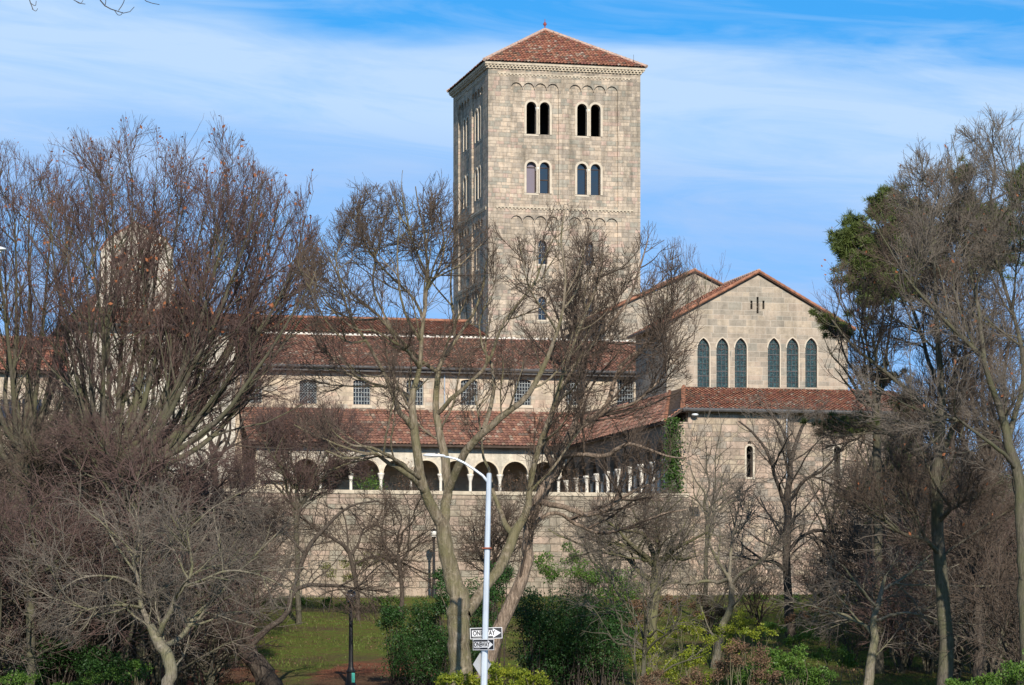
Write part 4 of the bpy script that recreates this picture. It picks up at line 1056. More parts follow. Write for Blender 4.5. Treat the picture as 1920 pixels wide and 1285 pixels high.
def make_tree(name, label, base, limbs, specs, seed, barkm, twigm, env=None, nlimb=1, leaves=None, group=None, sides=10, lk=14, cat='tree'):
    """limbs: list of (points, radii) in world space. specs: branching levels. The first nlimb levels go into the trunk mesh."""
    rng = np.random.default_rng(seed)
    e = empty(name, base); tag(e, label, cat, group)
    tr, cr = [], []
    P0 = np.array([catmull(p, lk) for p, r in limbs]); R0 = []
    for p, r in limbs:
        pp = np.array(p, float); d = np.concatenate([[0], np.cumsum(np.linalg.norm(np.diff(pp, axis=0), axis=1))]); R0.append(np.interp(np.linspace(0, d[-1], lk), d, r))
    R0 = np.array(R0)
    # hand-drawn limbs get small wobbles
    wob = rng.normal(size=P0.shape) * np.minimum(R0[..., None] * .16, .05); wob[:, 0] = 0; wob[:, -1] = 0; P0 = P0 + wob
    tr.append(tube_arrays(P0, R0, sides))
    cur = (P0, R0); tips = []
    keepd = getattr(make_tree, 'skip', None)
    allb = []
    for li, sp in enumerate(specs):
        src = cur
        if sp.get('also'):                                   # branch from all earlier levels too
            src = None
            parts = [cur] + allb[-1:]
        nxt = None
        res = spawn(rng, cur[0], cur[1], sp, env)
        if res is None: break
        if sp.get('also') and allb:
            o2 = dict(sp); o2['per'] = sp['per'] * .4; o2['tip'] = 0
            r2 = spawn(rng, allb[-1][0], allb[-1][1], o2, env)
            if r2 is not None: res = (np.concatenate([res[0], r2[0]]), np.concatenate([res[1], r2[1]]))
        (tr if li < nlimb else cr).append(tube_arrays(res[0], res[1], 6 if li < nlimb else (4 if li == nlimb else 3)))
        allb.append(cur); cur = res
    mesh_np('trunk', tr, barkm, e); 
    if cr: mesh_np('crown', cr, twigm, e)
    if leaves:
        n, size, mat, zmin = leaves
        tp = cur[0][:, -1]; tp = tp[tp[:, 2] > zmin] if zmin is not None else tp
        if len(tp): leaf_mesh('leaves', tp[rng.integers(0, len(tp), n)] + rng.normal(size=(n, 3)) * .05, size, mat, e, rng)
    return e, cur

def leaf_mesh(name, pos, size, mat, parent, rng, aspect=.55, down=None):
    n = len(pos); d = unit(rng.normal(size=(n, 3))); 
    if down is not None: d = unit(d + np.array(down))
    s = unit(np.cross(d, rng.normal(size=(n, 3)))); sz = size * rng.uniform(.6, 1.4, n)[:, None]; nrm = np.cross(d, s)
    a = pos; b = pos + d * sz * .5 + s * sz * aspect * .5 + nrm * sz * .1; c = pos + d * sz; e_ = pos + d * sz * .5 - s * sz * aspect * .5 + nrm * sz * .1
    v = np.stack([a, b, c, e_], 1).reshape(-1, 3); f = np.arange(n * 4).reshape(n, 4)
    return mesh_np(name, [(v, f)], mat, parent, False)

def env_px(blobs, Y, dy, jag=.0):
    """union of ellipsoids: (px, py, rx, ry) in photograph pixels at the tree's distance, dy = half depth in metres"""
    bl = [((px - 960) / F * Y, (HOR - py) / F * Y, rx / F * Y, ry / F * Y) for px, py, rx, ry in blobs]; gr = jag
    def f(p):
        ok = np.zeros(len(p), bool); yy = ((p[:, 1] - Y) / dy) ** 2
        w = 1 + gr + .22 * np.sin(p[:, 0] * 2.1 + p[:, 2] * 1.3) + .12 * np.sin(p[:, 0] * 5.3 - p[:, 2] * 3.1)
        for cx, cz, rx, rz in bl: ok |= ((p[:, 0] - cx) / rx) ** 2 + ((p[:, 2] - cz) / rz) ** 2 + yy < w
        return ok
    return f

def limb_px(pts, Y, depth=0.0, bend=0.0, rng=None):
    """pts: (px, py, width_px[, dy]) -> world polyline and radii"""
    o, r = [], []; n = len(pts)
    for k, q in enumerate(pts):
        dy = q[3] if len(q) > 3 else depth * (k / (n - 1)) ** 1.2
        o.append(P(q[0], q[1], Y + dy)); r.append(q[2] / 2 / F * Y)
    return o, r

def fan_limbs(base, fork, ends, w0, w1, Y, rng, dmax=3.0, sag=.18):
    """several stems from one fork to the given crown points, leaving outward and turning up"""
    L = [limb_px([(base[0], base[1], w0 * 1.15), ((base[0] + fork[0]) / 2 + rng.uniform(-4, 4), (base[1] + fork[1]) / 2, w0), (fork[0], fork[1], w0 * .9)], Y)]
    mxx = sum(q[0] for q in ends) / len(ends)
    for (ex, ey) in ends:
        ex = mxx + (ex - mxx) * .90; ey = fork[1] + (ey - fork[1]) * .88
        dy = rng.uniform(-dmax, dmax); fx = fork[0] + rng.uniform(-.3, .3) * w0; fy = fork[1] + rng.uniform(-10, 35)
        dx, dz = ex - fx, ey - fy; n = 5; pts = []
        for k in range(n + 1):
            t = k / n; x = fx + dx * (t ** (1 - sag)) ; y = fy + dz * (t ** (1 + sag))
            j = 9 * math.sin(PI * t)
            pts.append((x + rng.uniform(-j, j), y + rng.uniform(-j, j), w1 * (1 - .82 * t) + w0 * .12 * (1 - t), dy * t))
        L.append(limb_px(pts, Y))
    return L

def ground_pt(px, Y):
    x = (px - 960) / F * Y; return (x, Y, gz(x, Y) - .1)
def foot(px, Y):
    """pixel row where the ground is, at that distance"""
    x = (px - 960) / F * Y; return HOR - (gz(x, Y) - .15) / Y * F

Rr = random.Random(11)
FINE = 1.0
# ---- central forked tree
YC = 92.0
fc = foot(866, YC)
limC = [limb_px(q, YC) for q in [
    [(868, fc, 66), (866, 1285, 52), (863, 1250, 42), (863, 1195, 42), (863, 1149, 43), (861, 1113, 38), (846, 1078, 32), (838, 1042, 30), (833, 1007, 29), (829, 978, 27)],
    [(872, 1150, 26), (884, 1140, 22, .2), (901, 1113, 20, .5), (922, 1085, 20, .8), (943, 1057, 20, 1.2), (959, 1018, 20, 1.5), (968, 993, 19, 1.6), (985, 965, 15, 1.6), (990, 935, 13, 1.5), (993, 900, 12, 1.4), (1005, 862, 11, 1.2), (1015, 820, 10, 1.0), (1033, 778, 9, .7), (1050, 720, 7.5, .6), (1066, 670, 6, .5), (1085, 620, 5, .5), (1110, 560, 4, 1), (1130, 505, 2.5, 1.2)],
    [(963, 1003, 13, 1.6), (948, 985, 11, 1.9), (940, 960, 9, 2.4), (925, 925, 8, 2.8), (918, 885, 6, 3.1), (905, 850, 5, 3.4), (900, 800, 4, 3.8), (890, 740, 3, 4)],
    [(829, 985, 24), (815, 961, 21, -.2), (801, 933, 19, -.4), (790, 900, 18, -.6), (785, 860, 17, -.7), (776, 806, 16, -.8), (772, 760, 14, -.9), (775, 735, 12, -.9), (786, 698, 9, -.8), (789, 648, 8, -.6), (795, 593, 7, -.4), (802, 530, 6, -.2), (800, 480, 5, 0), (795, 430, 4, .1), (785, 390, 3, .2), (779, 350, 2, .3)],
    [(830, 985, 22), (838, 960, 19, .3), (838, 930, 18, .5), (838, 900, 18, .6), (836, 860, 17, .7), (824, 815, 15, .8), (817, 774, 13, .9), (819, 740, 12, 1), (822, 695, 11, 1.1), (832, 670, 9, 1.2), (853, 640, 7.5, 1.4), (872, 610, 6, 1.6), (888, 588, 5, 1.8), (905, 540, 4, 2), (912, 490, 2.5, 2.2)],
    [(838, 925, 16, .5), (850, 895, 15, .2), (871, 854, 15, -.3), (888, 828, 15, -.6), (905, 813, 14, -.8), (930, 791, 13, -1), (963, 765, 11, -1.2), (997, 732, 10, -1.4), (1018, 690, 9, -1.5), (1035, 648, 7.5, -1.6), (1050, 605, 6, -1.8), (1057, 565, 5, -1.9), (1060, 510, 4, -2), (1052, 450, 3, -2.1), (1058, 400, 2, -2.2)],
    [(776, 806, 12, -.8), (765, 790, 11, -1), (751, 775, 10, -1.2), (738, 745, 9, -1.5), (727, 715, 8, -1.8), (704, 670, 6.5, -2.1), (686, 639, 5, -2.4), (660, 600, 4, -2.6), (640, 540, 3, -2.8), (628, 470, 2, -3)],
    [(822, 700, 8, 1.1), (808, 690, 7.5, 1.0), (795, 681, 7, .8), (770, 656, 6.5, .5), (745, 631, 6, .2), (715, 597, 5, -.1), (690, 575, 4.5, -.2), (655, 545, 3.5, -.5), (625, 500, 2.5, -.8), (600, 450, 2, -1)],
    [(817, 778, 9, .9), (832, 765, 8.5, .6), (854, 740, 8, .3), (879, 719, 7, .1), (905, 695, 6.5, 0), (920, 670, 6, -.1), (930, 640, 5.5, -.2), (945, 605, 5, -.3), (975, 565, 4.5, -.4), (1003, 530, 4, -.5), (1018, 488, 3, -.6), (1040, 445, 2, -.7)],
    [(905, 806, 9, -.8), (912, 790, 8.5, -.5), (920, 763, 8, -.2), (924, 740, 7.5, 0), (925, 712, 7, .1), (920, 680, 5, .3), (905, 650, 4, .6), (900, 600, 3, 1), (925, 550, 2, 1.3)],
    [(790, 900, 9, -.6), (770, 885, 8, -1.2), (740, 862, 7, -2), (715, 848, 6, -2.6), (690, 838, 5, -3), (660, 835, 4, -3.4), (630, 815, 2.5, -3.6)],
    [(801, 926, 11, -.4), (788, 912, 10, -.8), (765, 890, 9, -1.4), (730, 868, 8, -1.8), (700, 850, 7, -2.2), (680, 855, 5.5, -2.6), (650, 860, 4, -3), (610, 845, 2.5, -3.2)],
    [(787, 690, 8, -.8), (765, 660, 6, -1.6), (735, 640, 5, -2.2), (700, 620, 4, -2.6), (670, 618, 3, -3), (630, 590, 2, -3)],
    [(795, 600, 6, -.4), (775, 560, 5, .4), (750, 535, 4.5, .8), (715, 500, 4, 1.2), (690, 465, 3.5, 1.4), (670, 430, 2, 1.6)],
    [(800, 545, 5, -.2), (820, 510, 4.5, .3), (832, 470, 4, .6), (830, 430, 3, .9), (825, 390, 2, 1)],
    [(745, 631, 5, .2), (720, 590, 4.5, .8), (700, 540, 4, 1.2), (705, 480, 3, 1.6), (720, 420, 2, 2)],
    [(686, 639, 4.5, -2.4), (650, 640, 4, -2.8), (610, 600, 3, -3.2), (580, 540, 2, -3.4)],
    [(715, 597, 4.5, -.1), (680, 600, 4, .6), (640, 590, 3, 1.2), (600, 560, 2, 1.6), (575, 500, 1.5, 2)],
    [(789, 640, 6, -.5), (765, 600, 5, -1), (750, 550, 4, -1.4), (745, 480, 3, -1.8), (750, 410, 2, -2)],
    [(802, 520, 5, -.2), (780, 470, 4, -.8), (765, 420, 3, -1.2), (755, 370, 2, -1.5)],
    [(772, 750, 8, -.8), (745, 730, 6, .5), (700, 720, 5, 1.2), (650, 700, 4, 1.8), (600, 690, 2.5, 2.3)],
    [(853, 640, 6, 1.4), (850, 590, 5, 2), (845, 540, 4, 2.4), (850, 480, 3, 2.8), (858, 440, 2, 3)],
]]
envC = env_px([(760, 560, 210, 230), (690, 640, 170, 190), (900, 640, 230, 190), (1050, 570, 150, 175), (980, 760, 230, 140), (650, 800, 90, 80)], YC, 5.2)
spC = [S(1.05, .9, 3.4, 46, .45, .28, 7, .25, .017, 14, rmin=.014, rend=.009, tip=1),
       S(2.6, .5, 1.5, 38, .40, .30, 5, .12, .012, 14, rmin=.009, rend=.006),
       S(3.6, .25, .80, 36, .30, .30, 3, .10, .010, 14, rmin=.008, rend=.0056),
       S(2.0, .15, .42, 34, .25, .25, 2, .15, .010, 14, rmin=.006, rend=.0044)]
DEN['k'] = 2.0
make_tree('forked_tree', 'large bare tree with a thick trunk forking low, right behind the street lamp', ground_pt(866, YC), limC, spC, 5, M['bark_big'], M['twig_brown'], envC, 1, sides=14, lk=26)

# ---- leaning, peeling stem
YD = 95.0; fd = foot(905, YD)
limD = [limb_px(q, YD) for q in [
    [(893, fd, 34), (908, 1262, 28), (925, 1216, 26), (939, 1177, 26), (957, 1134, 25), (978, 1092, 23), (988, 1049, 21), (989, 1007, 19), (996, 971, 20), (1006, 943, 22), (1024, 911, 22), (1042, 886, 20)],
    [(1040, 890, 19), (1052, 858, 18, .2), (1066, 822, 16, .3), (1085, 800, 15, .5), (1100, 790, 13, .6), (1127, 774, 11, .8), (1142, 750, 10, .9), (1153, 715, 8, 1), (1175, 675, 7, 1.1), (1203, 655, 6, 1.2), (1240, 625, 5, 1.4), (1262, 580, 4, 1.5), (1290, 540, 2, 1.6)],
    [(1042, 886, 14), (1030, 860, 12, -.4), (1020, 820, 11, -.7), (1035, 778, 10, -1), (1052, 740, 9, -1.2), (1075, 690, 8, -1.4), (1110, 650, 7, -1.5), (1150, 600, 6, -1.7), (1180, 560, 5, -1.8), (1200, 500, 3.5, -2), (1215, 450, 2, -2)],
    [(1066, 822, 11, .3), (1085, 770, 10, .9), (1092, 720, 9, 1.2), (1085, 670, 8, 1.5), (1092, 610, 7, 1.8), (1105, 560, 5, 2), (1120, 500, 4, 2.2), (1125, 450, 2, 2.4)],
    [(1056, 858, 9), (1075, 852, 9, -.6), (1100, 853, 8.5, -1), (1135, 855, 8, -1.4), (1160, 840, 7.5, -1.8), (1182, 833, 6, -2.1), (1215, 842, 5, -2.4), (1250, 855, 4, -2.6), (1285, 860, 2.5, -3)],
    [(1006, 943, 12), (1030, 945, 11, -.4), (1062, 952, 10, -.8), (1095, 965, 9, -1), (1130, 958, 8, -1.4), (1165, 935, 7, -1.7), (1200, 915, 5, -2), (1235, 900, 3, -2.2)],
    [(1127, 774, 7, .8), (1160, 765, 6, .5), (1190, 755, 5, .2), (1230, 720, 4, -.2), (1262, 680, 3.5, -.5), (1300, 640, 2, -.8)],
    [(989, 1010, 9), (1010, 975, 8, .8), (1045, 962, 7, 1.2), (1085, 985, 7, 1.8), (1130, 1000, 6, 2.2), (1190, 985, 5, 2.6), (1240, 965, 4, 3), (1290, 955, 2.5, 3.2)],
]]
envD = env_px([(1130, 620, 190, 200), (1180, 800, 190, 150), (1140, 950, 190, 90), (1060, 720, 130, 170)], YD, 4.8)
spD = [S(1.15, .8, 3.2, 46, .4, .30, 7, .2, .017, 14, rmin=.014, rend=.009), S(2.6, .5, 1.4, 38, .35, .3, 5, .12, .012, 14, rmin=.009, rend=.006),
       S(3.4, .25, .8, 36, .3, .3, 3, .1, .01, 14, rmin=.008, rend=.0056), S(1.8, .15, .4, 34, .2, .25, 2, .15, .01, 14, rmin=.006, rend=.0044)]
DEN['k'] = 1.95
eD, _ = make_tree('leaning_tree', 'bare leaning tree with peeling pinkish bark just right of the lamp pole', ground_pt(898, YD), limD, spD, 6, M['bark_peel'], M['twig_brown'], envD, 0, sides=12, lk=24)

DEN['k'] = 1.0
# ---- the big fan shaped trees on the left
def beech(*a, **k):
    DEN['k'] = 1.22; r = beech_(*a, **k); DEN['k'] = 1.0; return r
def beech_(label, px, Y, fork_y, ends, env, seed, w0, barkm='bark_grey', twig='twig_red', dens=1.0, leaves=None, name='bare_tree', up=.45, ang=24, nl=1, group=None, w1=None, dmax=3.5, sag=.18):
    rng = random.Random(seed); fy = foot(px, Y)
    lm = fan_limbs((px, fy), (px + rng.uniform(-8, 8), fork_y), ends, w0, w1 or w0 * .36, Y, rng, dmax, sag)
    sp = [S(1.7 * dens, 1.3, 3.9, ang + 6, up, .20, 7, .18, .012, 12, rmin=.013, rend=.008, tpow=.75),
          S(2.6 * dens, .7, 1.9, ang + 6, up * .8, .18, 5, .15, .010, 9, rmin=.0095, rend=.0065),
          S(3.0 * dens, .35, 1.0, ang + 4, up * .6, .18, 3, .1, .009, 10, rmin=.0072, rend=.0052),
          S(1.6 * dens, .2, .5, ang + 6, up * .4, .2, 2, .2, .009, 10, rmin=.0058, rend=.0042)]
    return make_tree(name, label, ground_pt(px, Y), lm, sp, seed, M[barkm], M[twig], env, nl, leaves, group, sides=10, lk=16)

Y1 = 112.0
beech('great fan shaped bare tree with a few rusty leaves, in front of the pale chapel', 212, Y1, 880,
      [(95, 330), (150, 285), (190, 250), (235, 265), (285, 262), (340, 275), (395, 300), (450, 320), (505, 330), (560, 350), (590, 395), (560, 470), (400, 420), (300, 350), (130, 420), (520, 420), (60, 560), (430, 380), (250, 380), (180, 360), (90, 620), (625, 360), (630, 440), (620, 500), (585, 540), (540, 330), (500, 290), (430, 270), (60, 300)],
      env_px([(330, 490, 280, 270), (470, 460, 145, 165), (200, 470, 170, 245), (300, 700, 270, 120)], Y1, 6), 21, 36, dens=1.05,
      leaves=(1400, .15, M['leaf_rust'], P(0, 640, Y1)[2]), name='fan_shaped_tree', w1=9, sag=.30, up=.28)
Y3 = 118.0
beech('big bare tree with a pale thick trunk at the far left edge', 30, Y3, 860,
      [(-70, 360), (-20, 300), (20, 290), (60, 275), (105, 300), (140, 340), (60, 400), (-60, 480), (150, 480), (170, 600), (0, 400)],
      env_px([(40, 480, 160, 215), (60, 700, 180, 150)], Y3, 5), 22, 34, dens=1.0, barkm='bark_grey', leaves=(260, .12, M['leaf_rust'], P(0, 560, Y3)[2]), name='edge_tree', w1=9, sag=.28, up=.28)
# filler trees behind the left trees, nearer the chapel
beech('slim bare tree rising in front of the bell gable', 262, 150, 800, [(200, 520), (240, 470), (290, 500), (330, 540), (370, 600), (180, 600)],
      env_px([(270, 640, 150, 180)], 150, 4), 23, 20, 'bark_grey', 'twig_grey', .9, name='slim_tree')
beech('bare tree with a dark trunk beside the corner of the pale chapel', 398, 140, 850, [(350, 690), (380, 660), (420, 650), (460, 690), (490, 740), (330, 760), (440, 760), (370, 800)],
      env_px([(410, 770, 130, 120), (430, 850, 150, 80)], 140, 3.5), 24, 15, 'bark_dark', 'twig_brown', .8, name='chapel_corner_tree', up=.2, ang=36)

# ---- dense twiggy thicket trees in the left half
def crab(*a, **k):
    DEN['k'] = 1.85; r = crab_(*a, **k); DEN['k'] = 1.0; return r
def crab_(label, px, Y, fork_y, ends, env, seed, w0, barkm='bark_dark', twig='twig_brown', dens=1.0, droop=-.25, name='small_tree', limbs=None, dmax=2.5, group=None, leaves=None, cat='tree'):
    rng = random.Random(seed)
    lm = limbs or fan_limbs((px, foot(px, Y)), (px + rng.uniform(-10, 10), fork_y), ends, w0, w0 * .5, Y, rng, dmax, -.05)
    sp = [S(1.7 * dens, 1.0, 3.8, 48, .12, .30, 7, .18, .017, 16, rmin=.015, rend=.010),
          S(2.5 * dens, .5, 1.9, 44, droop * .4, .28, 5, .1, .012, 16, rmin=.0105, rend=.0075),
          S(2.9 * dens, .3, 1.0, 42, droop * .8, .24, 4, .08, .010, 16, rmin=.008, rend=.006),
          S(1.2 * dens, .15, .45, 38, droop, .2, 2, .15, .009, 16, rmin=.0062, rend=.0048)]
    return make_tree(name, label, ground_pt(px, Y), lm, sp, seed, M[barkm], M[twig], env, 1, leaves, group, sides=9, lk=14, cat=cat)

YU = 98.0; fu = foot(316, YU)
limU = [limb_px(q, YU) for q in [
    [(314, fu, 30), (316, 1285, 25), (322, 1265, 24), (316, 1232, 24), (300, 1208, 22), (288, 1190, 19), (281, 1172, 15)],
    [(286, 1186, 13), (275, 1160, 11, .3), (264, 1135, 10, .5), (264, 1110, 9, .8), (258, 1080, 8, 1), (250, 1050, 6, 1.2), (262, 1010, 5, 1.4), (255, 960, 3, 1.6)],
    [(294, 1194, 12), (306, 1172, 10, -.3), (318, 1150, 9, -.5), (330, 1120, 8, -.8), (345, 1100, 7, -1), (360, 1070, 6, -1.1), (358, 1040, 5, -1.3), (350, 990, 3, -1.5)],
    [(304, 1212, 12), (325, 1205, 10, .5), (345, 1190, 9, .9), (355, 1170, 8, 1.2), (380, 1140, 8, 1.4), (405, 1120, 7, 1.6), (430, 1090, 6, 1.8), (470, 1050, 5, 2), (520, 1000, 3, 2.2)],
    [(264, 1110, 6, .8), (240, 1090, 5, .3), (200, 1080, 4, -.2), (150, 1085, 3, -.6), (110, 1110, 2, -1)],
    [(268, 1140, 6, .4), (235, 1135, 5, -.4), (190, 1138, 4, -1), (140, 1150, 2.5, -1.5)],
    [(345, 1100, 5, -1), (385, 1085, 4, -1.6), (430, 1070, 4, -2), (490, 1080, 3, -2.4), (550, 1110, 2, -2.6)],
    [(258, 1080, 5, 1), (230, 1040, 4, 1.4), (205, 1000, 4, 1.7), (190, 950, 2.5, 2)],
]]
crab('small spreading crab apple with a pale crooked trunk on the lawn at lower left', 316, YU, 0, [], env_px([(310, 1040, 270, 130), (230, 1110, 180, 95), (440, 1090, 170, 80)], YU, 4, .35), 31, 20, 'bark_pale', 'twig_grey', 1.0, -.35, 'crab_apple_tree', limU)

YV = 150.0; fv = foot(470, 119)
limV = [limb_px(q, 119) for q in [
    [(520, foot(520, 119), 46), (492, 1262, 42), (478, 1240, 34), (455, 1222, 26), (430, 1205, 20), (408, 1198, 14)],
    [(480, 1242, 22), (470, 1212, 18, .3), (462, 1190, 16, .6), (440, 1178, 12, .9), (415, 1170, 9, 1.2), (385, 1165, 6, 1.5)],
    [(470, 1210, 14, .3), (500, 1180, 12, .6), (530, 1160, 11, 1), (543, 1140, 11, 1.3), (546, 1112, 10, 1.5), (575, 1098, 8, 1.8), (620, 1098, 6, 2.2), (680, 1105, 4, 2.6), (730, 1110, 3, 3)],
    [(408, 1198, 9), (380, 1190, 7, -.5), (350, 1175, 5, -1), (320, 1160, 3, -1.6)],
    [(546, 1112, 8, 1.5), (560, 1075, 8, 1.6), (572, 1040, 9, 1.7), (590, 1010, 9, 1.8), (615, 985, 7, 2), (640, 960, 5, 2.2), (670, 945, 4, 2.4), (710, 940, 3, 2.6)],
    [(572, 1040, 6, 1.7), (545, 1010, 5, 2.2), (510, 985, 4, 2.6), (470, 960, 3, 3)],
]]
crab('old gnarled tree with a thick sprawling dark trunk left of the nearer park lamp', 520, 119, 0, [], env_px([(470, 1110, 160, 120), (580, 1040, 170, 110), (650, 1090, 120, 70)], 119, 4.5, .35), 32, 30, 'bark_dark', 'twig_brown', .9, -.1, 'gnarled_tree', limV)
limB = [limb_px(q, 160) for q in [
    [(672, foot(672, 160), 10), (668, 1100, 9), (660, 1060, 8), (652, 1030, 7)], [(652, 1035, 6), (640, 1020, 6, -.4), (615, 1005, 5, -.8), (590, 990, 4, -1.2), (560, 960, 2, -1.5)],
    [(655, 1045, 6), (672, 1020, 5, .5), (680, 995, 4, .8), (700, 985, 3, 1), (735, 1000, 2, 1.2)], [(660, 1060, 5), (700, 1045, 5, .4), (745, 1052, 4, .8), (785, 1070, 3, 1.1), (830, 1090, 2, 1.4)], [(652, 1030, 4), (650, 990, 3, .4), (640, 950, 2, .8)]]]
crab('thin open branched tree in front of the retaining wall left of the white globe lamp', 672, 160, 0, [], env_px([(660, 1020, 170, 90), (740, 1070, 120, 50)], 160, 3, .35), 33, 10, 'bark_dark', 'twig_brown', .9, .05, 'open_tree', limB)

crab('reddish thicket tree above the lawn at the left edge', 60, 104, 1080, [(0, 960), (60, 930), (110, 980), (150, 1040), (20, 1040), (-40, 1000)], env_px([(60, 1040, 150, 120), (40, 1160, 130, 80)], 104, 3.5, .35), 41, 18, 'bark_grey', 'twig_red', 1.0, -.2, 'thicket_tree')
crab('twiggy tree filling the gap between the fan shaped tree and the crab apple', 190, 125, 960, [(120, 820), (170, 780), (230, 780), (290, 830), (320, 900), (90, 900), (240, 860)], env_px([(200, 870, 190, 130), (220, 960, 200, 80)], 125, 4, .35), 42, 20, 'bark_grey', 'twig_brown', 1.1, -.05, 'thicket_tree')
crab('purplish twiggy tree before the buttressed wall, below the dark chapel corner tree', 395, 134, 980, [(330, 870), (380, 850), (430, 860), (480, 900), (300, 930), (500, 950)], env_px([(400, 930, 160, 90), (410, 1000, 150, 60)], 134, 3.5, .35), 43, 15, 'bark_dark', 'twig_red', 1.0, -.1, 'thicket_tree')
crab('brown twiggy tree under the left edge tree, above the crab apple', 80, 132, 900, [(10, 760), (60, 720), (110, 740), (150, 790), (0, 840), (140, 860)], env_px([(70, 830, 160, 130)], 132, 4, .35), 44, 18, 'bark_grey', 'twig_brown', 1.1, 0, 'thicket_tree')
crab('fine twigged tree standing against the left end of the arcade', 560, 158, 960, [(480, 800), (520, 770), (580, 760), (640, 790), (680, 830), (470, 860), (600, 850), (540, 840)], env_px([(570, 830, 130, 85)], 158, 3, .35), 45, 10, 'bark_grey', 'twig_red', 1.15, .1, 'arcade_tree')
crab('low bare shrub tree under the left end of the retaining wall', 470, 150, 1060, [(420, 960), (470, 930), (520, 960), (560, 1000), (400, 1020)], env_px([(480, 1000, 120, 90)], 150, 3, .35), 46, 10, 'bark_dark', 'twig_brown', .9, 0, 'arcade_tree')

crab('wide reddish brown twig mass across the trunk of the fan shaped tree', 265, 108, 960, [(120, 850), (170, 800), (230, 770), (290, 770), (350, 800), (410, 840), (330, 880), (180, 900)], env_px([(240, 870, 190, 95)], 108, 2.5, .3), 47, 16, 'bark_grey', 'twig_red', .9, .0, 'thicket_tree')
crab('brown twig mass in front of the pale trunk at the left edge', 70, 110, 960, [(-20, 850), (30, 790), (90, 770), (140, 800), (170, 860), (40, 880)], env_px([(75, 840, 140, 110)], 110, 2.5, .35), 48, 16, 'bark_grey', 'twig_brown', .9, .0, 'thicket_tree')
# ---- trees right of the middle
beech('bare tree whose reddish top shows between the bell tower and the chapel gable', 1278, 204, 760, [(1220, 520), (1250, 480), (1290, 470), (1330, 480), (1350, 520), (1300, 560), (1200, 600), (1235, 560), (1320, 530)],
      env_px([(1280, 560, 100, 112), (1250, 620, 110, 90)], 204, 3.5), 51, 12, 'bark_mid', 'twig_red', .6, name='chapel_front_tree')
crab('tangled tree spreading before the right part of the retaining wall', 1222, 120, 1060, [(1080, 990), (1120, 960), (1180, 940), (1240, 930), (1300, 950), (1340, 990), (1150, 1010), (1320, 1040)],
     env_px([(1210, 1010, 200, 85)], 120, 4), 52, 20, 'bark_mid', 'twig_grey', .85, .05, 'tangled_tree')
limE = [limb_px(q, 132) for q in [
    [(1340, foot(1345, 132), 18), (1352, 1185, 15), (1366, 1150, 13), (1374, 1120, 12), (1372, 1090, 10), (1362, 1075, 9)], [(1366, 1085, 8), (1350, 1092, 7, .4), (1320, 1090, 6, .8), (1290, 1095, 5, 1), (1250, 1085, 3, 1.4)],
    [(1372, 1095, 8), (1390, 1075, 7, -.5), (1415, 1060, 6, -.9), (1440, 1040, 5, -1.3), (1470, 1000, 3, -1.6)], [(1368, 1080, 7), (1370, 1040, 5, .5), (1375, 1000, 4, .9), (1385, 950, 2, 1.3)], [(1362, 1078, 6), (1340, 1040, 5, -.4), (1325, 1000, 4, -.8), (1330, 950, 2, -1.2)]]]
crab('low crooked pale tree standing before the slit windowed block', 1345, 132, 0, [], env_px([(1350, 1000, 150, 120), (1280, 1050, 120, 70)], 132, 3.5, .35), 53, 12, 'bark_pale', 'twig_grey', .95, -.05, 'crooked_tree', limE)
limG = [limb_px(q, 145) for q in [
    [(1478, foot(1480, 145), 22), (1480, 1150, 19), (1478, 1100, 15), (1474, 1040, 15), (1480, 980, 15), (1476, 930, 14), (1482, 880, 10), (1480, 840, 8), (1465, 800, 5), (1440, 770, 3)],
    [(1479, 880, 9), (1490, 840, 8, .5), (1505, 800, 6, .8), (1530, 770, 4, 1)], [(1476, 960, 9), (1455, 900, 7, -.6), (1440, 850, 6, -1), (1410, 810, 4, -1.4), (1385, 790, 3, -1.6)],
    [(1474, 1040, 8), (1500, 1010, 7, .6), (1530, 995, 6, 1), (1570, 1000, 5, 1.4), (1610, 985, 3, 1.8)], [(1476, 1075, 8), (1455, 1055, 7, -.5), (1430, 1050, 5, -1), (1390, 1020, 3, -1.5)], [(1480, 940, 8), (1510, 900, 6, -.6), (1545, 880, 5, -1), (1590, 830, 3, -1.4)]]]
crab('dark stemmed tree in front of the light downpipe of the slit windowed block', 1480, 145, 0, [], env_px([(1480, 900, 150, 150), (1500, 1030, 150, 80)], 145, 3.5, .35), 54, 18, 'bark_dark', 'twig_grey', .75, .1, 'dark_stemmed_tree', limG)
limH = [limb_px(q, 108) for q in [
    [(1618, foot(1620, 108), 22), (1628, 1270, 19), (1636, 1235, 17), (1641, 1195, 15), (1638, 1160, 12), (1650, 1120, 9), (1660, 1080, 6)], [(1640, 1190, 8), (1610, 1165, 6, .6), (1570, 1150, 5, 1), (1520, 1160, 3, 1.5)], [(1640, 1165, 7), (1690, 1150, 5, -.6), (1740, 1155, 3, -1.1)], [(1645, 1140, 6), (1610, 1100, 5, -.8), (1580, 1060, 3, -1.2)], [(1655, 1105, 6), (1700, 1080, 5, .7), (1745, 1040, 3, 1.2)]]]
crab('small slanting tree with drooping twigs on the lawn at lower right', 1620, 108, 0, [], env_px([(1640, 1120, 180, 85), (1690, 1180, 150, 60)], 108, 3.5, .35), 55, 15, 'bark_pale', 'twig_grey', .85, -.35, 'slanting_tree', limH)
crab('thin twiggy sapling clump in front of the dark yew bushes', 1200, 100, 1200, [(1110, 1110), (1160, 1080), (1210, 1100), (1260, 1120), (1290, 1180), (1080, 1180)], env_px([(1190, 1150, 150, 90)], 100, 2.5, .35), 56, 9, 'bark_grey', 'twig_grey', .6, -.1, 'sapling_clump')

